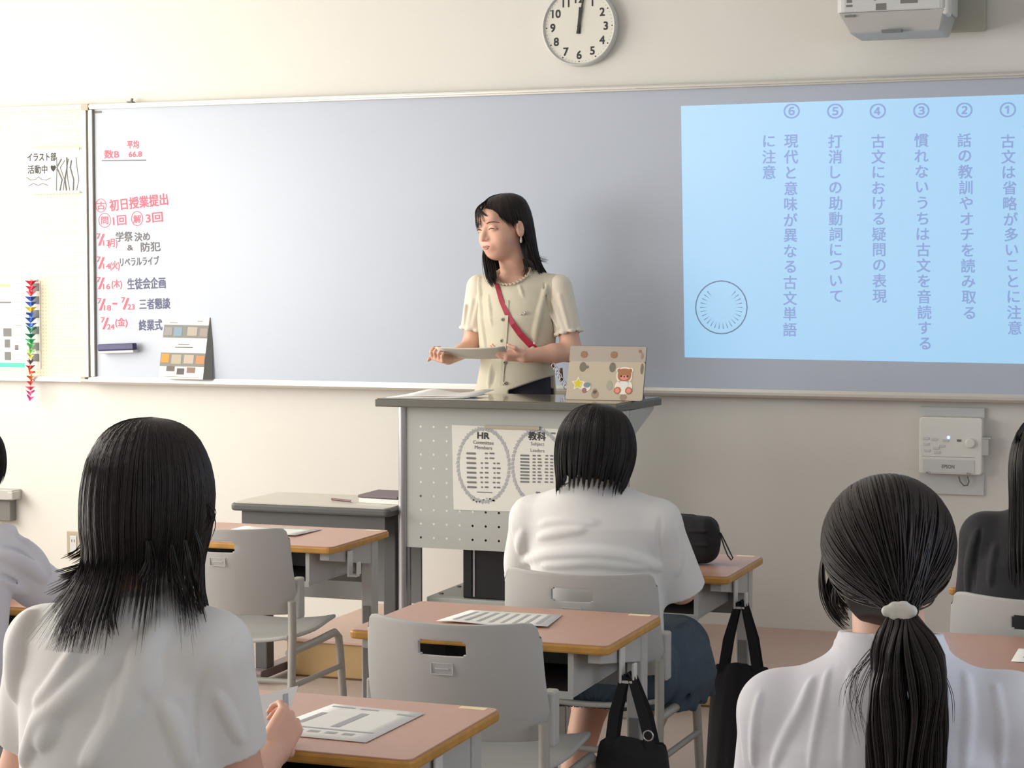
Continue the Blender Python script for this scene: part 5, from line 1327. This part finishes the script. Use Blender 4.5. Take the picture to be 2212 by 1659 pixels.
V1, Q1 = strands(P - b_, rr2.uniform(.9, 1.5, N) * .0014, .5)
mkobj('ponytail', rawmesh('ponytail', V1, Q1), MT['hairb'], Rn, sharp=180)
F = Field(tie - V((.06, .05, .04)), tie + V((.06, .05, .04)), .003)
for k, (dx, dz, r) in enumerate(((-.019, -.001, .0085), (-.008, .004, .010), (.004, .005, .0105), (.015, .001, .009), (.006, -.006, .009), (-.008, -.006, .0085))):
    F.add(ELL(tie + V((dx, -.018, dz)), (r, .007, r)), .003)
fieldobj(F, 'hair_tie', mat('grey_white_clip', (206, 204, 196), .5), Rn)
lk = [[(1782, 1190), (1777, 1240), (1784, 1290), (1805, 1330), (1828, 1352)], [(1800, 1230), (1792, 1270), (1800, 1310), (1822, 1340)]]
locks(Rn, [[at(x, y, -4.69) for x, y in q] for q in lk], MT['hairb'], n=26, spread=.0028, r0=.0011)
lk = [[(1885, 1400), (1850, 1450), (1840, 1500), (1862, 1570)], [(1880, 1420), (1835, 1470), (1824, 1520)], [(2030, 1440), (2048, 1500), (2048, 1560)], [(1900, 1400), (1862, 1480), (1850, 1540), (1862, 1600)]]
for q_ in lk: locks(Rn, [[at(x, y, -4.905) for x, y in q_]], MT['hairb'], n=5, spread=.004, r0=.0006, name='loose_strands')
lk = [[(1808, 1268), (1812, 1295), (1828, 1318)], [(1815, 1275), (1822, 1300), (1835, 1322)]]
locks(Rn, [[at(x, y, -4.72) for x, y in q] for q in lk], MT['hairb'], n=30, spread=.005, r0=.0013, name='hair_lock')

# ------------------------------------------------------------------ student in black jacket at the right edge
B = V((-.455, -2.56, 0))
Fr = thing('person', 'student with long straight hair in a black jacket at the right edge', 'person', B)
HC = V((at(2278, 980, -2.55).x, -2.54, at(2278, 992, -2.55).z)); HM = rotz(math.radians(6), math.radians(-8))
F = Field((-.74, -2.78, -.01), (-.16, -2.00, 1.22), .0045)
head_prims(F, HC, HM, .96)
cx = -.455
limb(F, [HC + V((0, -.02, -.06)), V((cx, -2.58, .93))], [.05, .055], .02)
F.add(STACK([(.44, cx, -2.56, .15, .11), (.7, cx, -2.56, .145, .10), (.85, cx, -2.56, .15, .10), (.93, cx, -2.57, .08, .06)]), .03)
sL, eL, wL = V((-.60, -2.56, .875)), V((-.63, -2.50, .68)), V((-.54, -2.26, .735)); sR, eR, wR = V((-.30, -2.56, .875)), V((-.27, -2.50, .68)), V((-.36, -2.26, .735))
for a_, c_, d_ in ((sL, eL, wL), (sR, eR, wR)): limb(F, [a_, c_, d_], [.05, .04, .026], .02)
hand_prims(F, wR, V((-.2, 1, -.1)), V((0, .1, 1)), side=-1, curl=(.4, .5, .4), s=.92); hand_prims(F, wL, V((.2, 1, -.1)), V((0, .1, 1)), side=1, curl=(.3, .4, .3), s=.92)
ank = legs_seated(F, B, ankle_dy=.22); fieldobj(F, 'body', SK, Fr); shoes(Fr, ank)
F = Field((-.74, -2.78, .48), (-.16, -2.16, 1.0), .004)
F.add(STACK([(.50, cx, -2.56, .19, .14), (.7, cx, -2.56, .185, .125), (.82, cx, -2.56, .185, .12), (.885, cx, -2.56, .16, .10), (.93, cx, -2.565, .10, .08), (.955, cx, -2.565, .07, .07)]), 0)
for a_, c_, d_ in ((sL, eL, wL), (sR, eR, wR)):
    F.add(CAP(a_, V((cx, -2.56, .90)), .055, .05), .04); F.add(CAP(a_, c_, .060, .056), .03); F.add(CAP(c_, d_.lerp(c_, .06), .054, .038, flat=1), .01)
pxfolds(F, ridges=[([(2110, 1150), (2095, 1220), (2092, 1280)], .007), ([(2150, 1180), (2140, 1260)], .006)], grooves=[([(2120, 1140), (2108, 1200), (2106, 1270)], .004)])
fieldobj(F, 'jacket', MT['jacket'], Fr)
pleated(Fr, B + V((0, .16, .49)), (.19, .26, .08), MT['jacket'])
prof = [(.116, .001, .001, -.01), (.110, .042, .045, -.012), (.086, .078, .084, -.014), (.045, .100, .108, -.014), (0, .110, .114, -.014), (-.05, .112, .112, -.016), (-.10, .110, .108, -.03), (-.16, .110, .100, -.05), (-.24, .112, .092, -.07), (-.34, .105, .085, -.075)]
def zF(p):
    d = math.degrees(p) % 360
    if 48 < d < 132: return .032
    if 20 < d <= 48: return .032 - (48 - d) / 28 * .3
    if 132 <= d < 160: return .032 - (d - 132) / 28 * .3
    return -.30 - .01 * math.sin(p * 9)
hair(Fr, HC, HM, prof, zF, MT['hair'], N=2000, seed=9, clumps=40, jag=.02)

# ------------------------------------------------------------------ leaning student at the far left
B = V((-2.97, -3.72, 0))
Fl = thing('person', 'leaning student in a loose white long-sleeved shirt at the left edge', 'person', B)
HC = V((at(-78, 1000, -3.66).x, -3.66, at(-78, 1010, -3.66).z)); HM = rotz(math.radians(-10), math.radians(-22))
F = Field((-3.30, -3.95, -.01), (-2.52, -3.10, 1.22), .0045)
head_prims(F, HC, HM, .98)
limb(F, [HC + V((0, -.02, -.06)), V((-2.92, -3.70, .93))], [.05, .055], .02)
F.add(STACK([(.44, -2.97, -3.72, .15, .11), (.7, -2.95, -3.70, .145, .10), (.85, -2.93, -3.70, .15, .10), (.93, -2.92, -3.70, .08, .06)]), .03)
sR, eR, wR = at(-10, 1195, -3.66), at(78, 1262, -3.52), V((-2.82, -3.33, .735)); sL, eL, wL = V((-3.07, -3.68, .86)), V((-3.14, -3.55, .72)), V((-3.02, -3.30, .735))
for a_, c_, d_ in ((sL, eL, wL), (sR, eR, wR)): limb(F, [a_, c_, d_], [.05, .04, .026], .02)
hand_prims(F, wR, V((-.4, 1, -.1)), V((0, .1, 1)), side=-1, curl=(.4, .5, .4), s=.92); hand_prims(F, wL, V((.4, 1, -.1)), V((0, .1, 1)), side=1, curl=(.3, .4, .3), s=.92)
ank = legs_seated(F, B); fieldobj(F, 'body', SK, Fl); shoes(Fl, ank)
F = Field((-3.30, -3.95, .44), (-2.50, -3.16, 1.04), .004)
F.add(STACK([(.46, -2.97, -3.72, .19, .14), (.7, -2.95, -3.70, .185, .13), (.82, -2.93, -3.70, .18, .12), (.885, -2.92, -3.70, .15, .10), (.93, -2.92, -3.70, .09, .08)]), 0)
for a_, c_, d_ in ((sL, eL, wL), (sR, eR, wR)):
    F.add(CAP(a_, V((-2.92, -3.70, .89)), .062, .055), .04); F.add(CAP(a_, c_, .066, .060), .03); F.add(CAP(c_, d_.lerp(c_, .10), .056, .040, flat=1), .012)
pxfolds(F, ridges=[([(2, 1195), (30, 1205), (62, 1220), (95, 1250)], .010), ([(5, 1150), (28, 1142), (48, 1150)], .010), ([(10, 1250), (50, 1280)], .008), ([(50, 1165), (80, 1195), (105, 1235)], .008)],
        grooves=[([(0, 1180), (40, 1190), (75, 1215)], .005), ([(0, 1240), (40, 1262)], .005), ([(36, 1160), (60, 1180)], .005)])
fieldobj(F, 'shirt', MT['shirtc'], Fl)
pleated(Fl, B + V((0, .16, .49)), (.19, .26, .08), skirtm)
prof = [(.116, .001, .001, -.01), (.110, .042, .045, -.012), (.086, .074, .084, -.014), (.045, .094, .106, -.014), (0, .102, .112, -.014), (-.05, .101, .108, -.02), (-.10, .090, .096, -.03), (-.14, .080, .086, -.035)]
def zQ(p):
    d = math.degrees(p) % 360
    if 48 < d < 132: return .032
    if 20 < d <= 48: return .032 - (48 - d) / 28 * .13
    if 132 <= d < 160: return .032 - (d - 132) / 28 * .13
    return -.105
hair(Fl, HC, HM, prof, zQ, MT['hairb'], N=1400, seed=10, clumps=40, jag=.02)

# ------------------------------------------------------------------ teacher
B = V((-2.655, -.40, .15))
Tt = thing('person', 'teacher in an ecru short-sleeved cardigan with a red strap, standing behind the lectern', 'person', B)
HA = math.radians(180 - 27); HM = rotz(HA, math.radians(-8), math.radians(3)); HC = V((-2.694, -.440, 1.733)); HS = 1.12
F = Field((-3.06, -.76, .14), (-2.28, -.12, 1.89), .004)
W = head_prims(F, HC, HM, HS, face=True)
limb(F, [HC + V((.012, .012, -.07)), V((-2.665, -.395, 1.545))], [.047, .052], .02)
F.add(STACK([(.95, -2.65, -.39, .135, .09), (1.15, -2.65, -.39, .105, .08), (1.35, -2.65, -.39, .14, .10), (1.48, -2.65, -.39, .15, .085), (1.54, -2.655, -.39, .09, .06)]), .03)
sR, eR, wR = V((-2.815, -.39, 1.495)), V((-2.850, -.385, 1.265)), V((-2.880, -.560, 1.222))       # her right (picture left)
sL, eL, wL = V((-2.485, -.39, 1.495)), V((-2.425, -.405, 1.250)), V((-2.565, -.560, 1.236))
limb(F, [sR, eR, wR], [.045, .036, .024], .02); limb(F, [sL, eL, eL.lerp(wL, .4), wL], [.046, .038, .035, .025], .02)
paperL, paperR = at(945, 757, -.60), at(1092, 767, -.64)
hand_prims(F, wR, V((-.18, -.80, .02)), V((-.25, -.1, -1)), side=-1, curl=(.95, 1.25, .8), s=.86, thumb=-.5)
hand_prims(F, wL, V((-.95, -.40, .03)), V((.1, -.5, -1)), side=1, curl=(.25, .35, .3), s=.88, thumb=.4)
for q in (-1, 1): limb(F, [B + V((q * .08, 0, .75)), B + V((q * .085, .0, .42)), B + V((q * .085, .02, .08)), B + V((q * .09, -.07, .03))], [.078, .052, .035, .03], .02)
kb = []; fieldobj(F, 'body', SK, Tt, keep=kb); bv = kb[0]
for q in (-1, 1):
    a = B + V((q * .087, .02, 0)); F = Field(a + V((-.06, -.22, 0)), a + V((.06, .06, .11)), .004)
    F.add(CAP(a + V((0, 0, .045)), a + V((0, -.15, .030)), .038, .032), .02); F.sub(CAP(a + V((0, 0, .085)), a + V((0, 0, .12)), .032), .003); F.sub(RBOX(a + V((0, 0, -.05)), (.2, .4, .052), .001), .002); fieldobj(F, 'shoe', MT['shoe'], Tt)
# face details laid on the skin
def fpt(x, z, lift=.0006):
    o = W(x, .30, z); d = (HM @ V((0, -1, 0))).normalized(); h_ = bv.ray_cast(o, d, .6)
    return (h_[0] - d * lift) if h_[0] is not None else W(x, .095, z)
def fline(nm, pts, r, m, flat=.5):
    P_ = [fpt(x, z) for x, z in pts]; rs = r if isinstance(r, list) else [r] * len(P_)
    return MB().tube(P_, rs, 6, rz=1).build(nm, m, Tt, world=True, sharp=180)
for q in (-1, 1):
    fline('eyelash', [(q * .018, -.001), (q * .025, .0025), (q * .033, .0035), (q * .041, .0015), (q * .047, -.002)], [.0008, .0020, .0026, .0022, .0008], MT['lash'])
    fline('eyebrow', [(q * .015, .020), (q * .026, .0245), (q * .038, .0245), (q * .049, .019)], [.0012, .0020, .0018, .0008], MT['brow'])
    fline('nostril', [(q * .0065, -.0375), (q * .010, -.037)], .0013, MT['lash'])
fline('mouth_line', [(-.017, -.0585), (-.008, -.0595), (0, -.059), (.008, -.0595), (.017, -.0585)], [.0006, .0012, .0012, .0012, .0006], MT['lash'])
fline('upper_lip', [(-.019, -.0575), (-.008, -.0545), (0, -.0555), (.008, -.0545), (.019, -.0575)], [.0008, .0026, .0024, .0026, .0008], MT['lip'])
fline('lower_lip', [(-.015, -.0615), (-.006, -.0645), (.006, -.0645), (.015, -.0615)], [.0009, .0032, .0032, .0009], MT['lip'])
e_ = W(-.083, .004, -.045)
MB().tube([e_ + V((.0, 0, .006)), e_, e_ + V((0, 0, -.012)), e_ + V((0, 0, -.018))], [.002, .0042, .0052, .003], 10).build('earring', MT['pearl'], Tt, world=True, sharp=180)
# trousers
F = Field((-2.88, -.56, .16), (-2.42, -.22, 1.20), .005)
F.add(STACK([(.80, -2.65, -.39, .165, .12), (.95, -2.65, -.39, .16, .115), (1.10, -2.65, -.39, .13, .10), (1.19, -2.65, -.39, .128, .098)]), 0)
for q in (-1, 1): F.add(CAP(B + V((q * .075, .01, .72)), B + V((q * .085, .01, .09)), .10, .085, flat=1), .02)
fieldobj(F, 'trousers', MT['trouser'], Tt)
# knitted body and sleeves
F = Field((-2.90, -.58, 1.02), (-2.38, -.22, 1.62), .0035)
F.add(STACK([(1.075, -2.665, -.395, .168, .135), (1.12, -2.66, -.395, .158, .128), (1.20, -2.655, -.395, .148, .118), (1.30, -2.655, -.395, .155, .118), (1.38, -2.65, -.398, .166, .122), (1.45, -2.65, -.395, .165, .108), (1.51, -2.65, -.392, .140, .088), (1.545, -2.655, -.392, .095, .070), (1.565, -2.66, -.392, .060, .055)]), 0)
for s_ in (sR, sL): F.add(CAP(s_ + V((0, 0, .006)), V((-2.655, -.392, 1.525)), .046, .045), .04)
pxfolds(F, ridges=[([(1035, 600), (1040, 680), (1050, 760)], .006), ([(1180, 620), (1160, 700), (1150, 760)], .007), ([(1055, 640), (1062, 700)], .005), ([(1120, 610), (1130, 640)], .004), ([(1062, 790), (1056, 836)], .006)],
        grooves=[([(1176, 610), (1178, 650), (1194, 690), (1207, 745)], .004), ([(1070, 800), (1065, 830)], .004)], off=.35)
F.sub(CAP((-2.662, -.43, 1.548), (-2.67, -.43, 1.62), .066, .074), .003)
F.sub(STACK([(1.02, -2.665, -.395, .157, .124), (1.105, -2.66, -.395, .150, .119)]), .0)
# hem rising over the trousers on the picture's right
h0, h1 = at(1098, 843, -.52), at(1208, 800, -.52)
def wedge(X, Y, Z): return np.maximum(Z - (h0.z + (X - h0.x) * (h1.z - h0.z) / (h1.x - h0.x)), np.maximum((h0.x - X), (Y + .38)))
F.sub((wedge, np.array([h0.x, -.60, 1.0]), np.array([-2.38, -.36, 1.3])), .001)
# front opening at the hem
F.sub(CAP((-2.735, -.56, 1.03), (-2.733, -.53, 1.15), .010, .002), .002)
kb = []; fieldobj(F, 'cardigan_body', MT['vest'], Tt, keep=kb); vb = kb[0]
for s_, e2, nm in ((sR, eR, 0), (sL, eL, 1)):
    F = Field(V((min(s_.x, e2.x) - .09, -.52, 1.22)), V((max(s_.x, e2.x) + .09, -.27, 1.58)), .0035)
    hm = s_.lerp(e2, .70)
    F.add(CAP(s_ + V((0, 0, .002)), hm, .052, .053, flat=1), 0)
    a_ = (hm - s_).normalized(); 
    for k in range(9):
        an = 2 * PI * k / 9; u = a_.orthogonal().normalized(); v = a_.cross(u); F.add(ELL(hm + (u * math.cos(an) + v * math.sin(an)) * .046, (.0165, .0165, .008)), .005)
    for k in range(3): F.add(CAP(s_ + V((.02 - .03 * k, -.050, -.03 - .02 * k)), hm + V((.015 - .02 * k, -.048, .02)), .006, .004), .012)
    F.sub(CAP(hm - a_ * .016, hm + a_ * .06, .048), .0)
    fieldobj(F, 'sleeve', MT['sleeve'], Tt)
def vpt(x, z, lift=0.0):
    h_ = vb.ray_cast(V((x, -1.2, z)), V((0, 1, 0)), 2); return (h_[0] if h_[0] is not None else V((x, -.5, z))) + V((0, -lift, 0))
def vpx(px, py, lift=0.0):
    h_ = cast(vb, px, py)
    if h_ is None: h_ = at(px, py, -.5)
    return h_ - ray(px, py).normalized() * lift
pl = [vpx(x, y, .0035) for x, y in ((1094, 615), (1095, 650), (1094, 690), (1091, 730), (1088, 770), (1085, 805), (1083, 832))]
MB().ribbon(pl, (1, 0, 0), .014, .0025).build('placket', MT['vest'], Tt, world=True)
for x, y in ((1085, 690), (1083, 736), (1091, 828), (1090, 783)):
    q = vpx(x, y, .005); MB().lathe([(.0025, -.004), (.0062, -.003), (.0075, 0), (.006, .003)], q, 'y', 16).build('button', MT['pearl'], Tt, world=True, sharp=180)
# scalloped neckline
nk = MB()
for k in range(13):
    an = math.radians(200 + k * 140 / 12); c_ = V((-2.662 + .072 * math.cos(an), -.430 + .062 * math.sin(an), 1.552 - .040 * abs(math.sin(an)) ** 1.5))
    nk.tube([c_ + V((-.006, 0, .001)), c_ + V((0, -.003, -.005)), c_ + V((.006, 0, .001))], .0038, 6)
o = nk.build('neckline_scallops', MT['vest'], Tt, world=True, sharp=180)
bro = vpx(1130, 676, .006)
MB().tube([bro + V((.004, 0, .006)), bro + V((.010, 0, .0)), bro + V((.004, 0, -.006)), bro + V((-.002, 0, -.001))], .0035, 8).tube([bro, bro + V((-.008, 0, -.006)), bro + V((-.014, 0, -.005))], .003, 8).build('brooch', MT['pearl'], Tt, world=True, sharp=180)
st_ = [(1070, 606), (1076, 625), (1083, 650), (1094, 675), (1108, 700), (1124, 722), (1146, 745), (1164, 762), (1182, 778), (1196, 794)]
pts = [V((-2.752, -.40, 1.565)), V((-2.748, -.455, 1.55))] + [vpx(x, y, .004) for x, y in st_]
MB().ribbon(pts[:10], (1, 0, .35), [.016, .016, .016, .017, .018, .020, .022, .024, .026, .026], .003).build('strap', MT['strap'], Tt, world=True)
MB().ribbon(pts[9:], (1, 0, .5), .012, .003).build('strap_lower', MT['strap'], Tt, world=True)
hpts = [vpx(1062, 560, .0)]
q = vpx(1154, 741, .009); MB().lathe([(.005, -.002), (.0055, .002)], q, 'y', 12).build('strap_stud', MT['pearl'], Tt, world=True)
# bag clasp and chain by her hip
m = MB(); p0 = at(1196, 790, -.50); p1 = at(1222, 835, -.52)
for k in range(7):
    c_ = p0.lerp(p1, k / 6); m.tube([c_ + V((.008 * math.cos(j), .002 * (k % 2), .010 * math.sin(j))) for j in [i * PI / 4 for i in range(9)]], .0022, 6, cap=False)
tag(m.build('chain', MT['chrome'], Tt, world=True, sharp=180), kind='stuff')
MB().tube([at(1212, 795, -.5), at(1214, 825, -.5)], .006, 8).build('brown_tab', MT['brownp'], Tt, world=True, sharp=60)

# teacher's hair: side-parted, shoulder length, ear showing on the picture's right
prof = [(.128, .001, .001, -.008), (.122, .042, .048, -.012), (.098, .073, .086, -.015), (.058, .085, .105, -.016), (.015, .090, .110, -.018), (-.03, .090, .106, -.024), (-.07, .092, .098, -.030), (-.11, .096, .092, -.034), (-.16, .102, .094, -.036), (-.21, .104, .096, -.040), (-.26, .100, .092, -.042)]
def zT(p):
    d = math.degrees(p) % 360     # 90 = face, picture right is beyond 90
    if 70 < d <= 168: return .110 - ((d - 70) / 98) ** 1.2 * .100
    if 168 < d <= 192: return .010 - (d - 168) / 24 * .20
    if 45 < d <= 70: return .110 - (70 - d) / 25 * .09
    if 15 < d <= 45: return .02 - (45 - d) / 30 * .20
    if 192 < d < 240: return -.205 + .015 * math.sin(p * 9)
    return -.205 + .012 * math.sin(p * 11)
hair(Tt, HC, HM, prof, zT, MT['hairb'], N=3400, seed=12, clumps=44, jag=.022, r0=.0012, sweep=lambda ph: .75 * np.exp(-((np.degrees(ph) % 360 - 108) / 32) ** 2) * ((np.degrees(ph) % 360) > 66), shell_end=.006, flick=lambda ph: (.014 + .03 * np.exp(-((np.degrees(ph) % 360 - 215) / 30) ** 2), np.full(ph.shape, .75)))
# fringe locks over the forehead
fr_l = []
def fy(x, z): return .0985 * math.sqrt(max(.05, 1 - (x / .086) ** 2 - (max(z - .03, 0) / .125) ** 2)) - .004
for x0, x1, z1 in ((.004, -.012, .030), (.008, .006, .010), (.016, .020, .014), (.022, .034, .004), (.028, .048, .012), (.034, .060, .004), (.040, .070, -.008), (.012, -.026, .046)):
    P_ = []
    for f, z in ((0, .100), (.3, .082), (.65, .055), (1, z1)):
        x = .012 * (1 - f) + (x0 if f < .5 else x1) * (f if f < .99 else 1); P_.append(W(x, fy(x, z) * (.62 if f == 0 else 1) + (.004 if f else 0), z))
    fr_l.append(P_)
locks(Tt, fr_l, MT['hairb'], n=13, spread=.0024, r0=.0010, name='fringe', tipspread=.6)
# picture-left lock falling in front of the shoulder, and flyaway ends on the right
fr_l = [[at(1056, 500, -.40), at(1050, 530, -.44), at(1048, 555, -.49), at(1050, 575, -.50), at(1056, 600, -.505), at(1066, 615, -.51)], [at(1060, 500, -.40), at(1054, 535, -.44), at(1053, 555, -.48), at(1058, 575, -.50), at(1062, 598, -.51), at(1070, 610, -.51)], [at(1066, 505, -.40), at(1060, 550, -.46), at(1066, 580, -.50), at(1068, 602, -.51)]]
locks(Tt, fr_l, MT['hairb'], n=70, spread=.0075, r0=.0013, name='front_lock', tipspread=.5)
fr_l = [[at(1142, 500, -.42), at(1150, 540, -.41), at(1162, 556, -.40), at(1182, 563, -.41)], [at(1140, 510, -.42), at(1150, 545, -.41), at(1164, 560, -.41)], [at(1130, 560, -.46), at(1136, 580, -.47), at(1130, 594, -.48)], [at(1140, 560, -.46), at(1150, 575, -.47), at(1146, 590, -.48)]]
locks(Tt, fr_l, MT['hairb'], n=18, spread=.004, r0=.0010, name='hair_end')
tp = thing('held_paper', 'pale printed papers held level in both hands of the teacher', 'paper', (-2.84, -.6, 1.25))
q = [at(939, 750, -.69), at(1090, 748, -.69), at(1100, 773, -.53), at(962, 771, -.53)]
vs_ = []; n = 8
for i in range(n + 1):
    for j in range(n + 1):
        u, v = i / n, j / n; p_ = (q[0] * (1 - u) + q[1] * u) * (1 - v) + (q[3] * (1 - u) + q[2] * u) * v; p_.z -= .006 * math.sin(u * PI); vs_.append(p_)
MB().add(vs_, [(i * (n + 1) + j, (i + 1) * (n + 1) + j, (i + 1) * (n + 1) + j + 1, i * (n + 1) + j + 1) for i in range(n) for j in range(n)]).build('sheet', MT['paper2'], tp, world=True, solid=.0015, sharp=60)
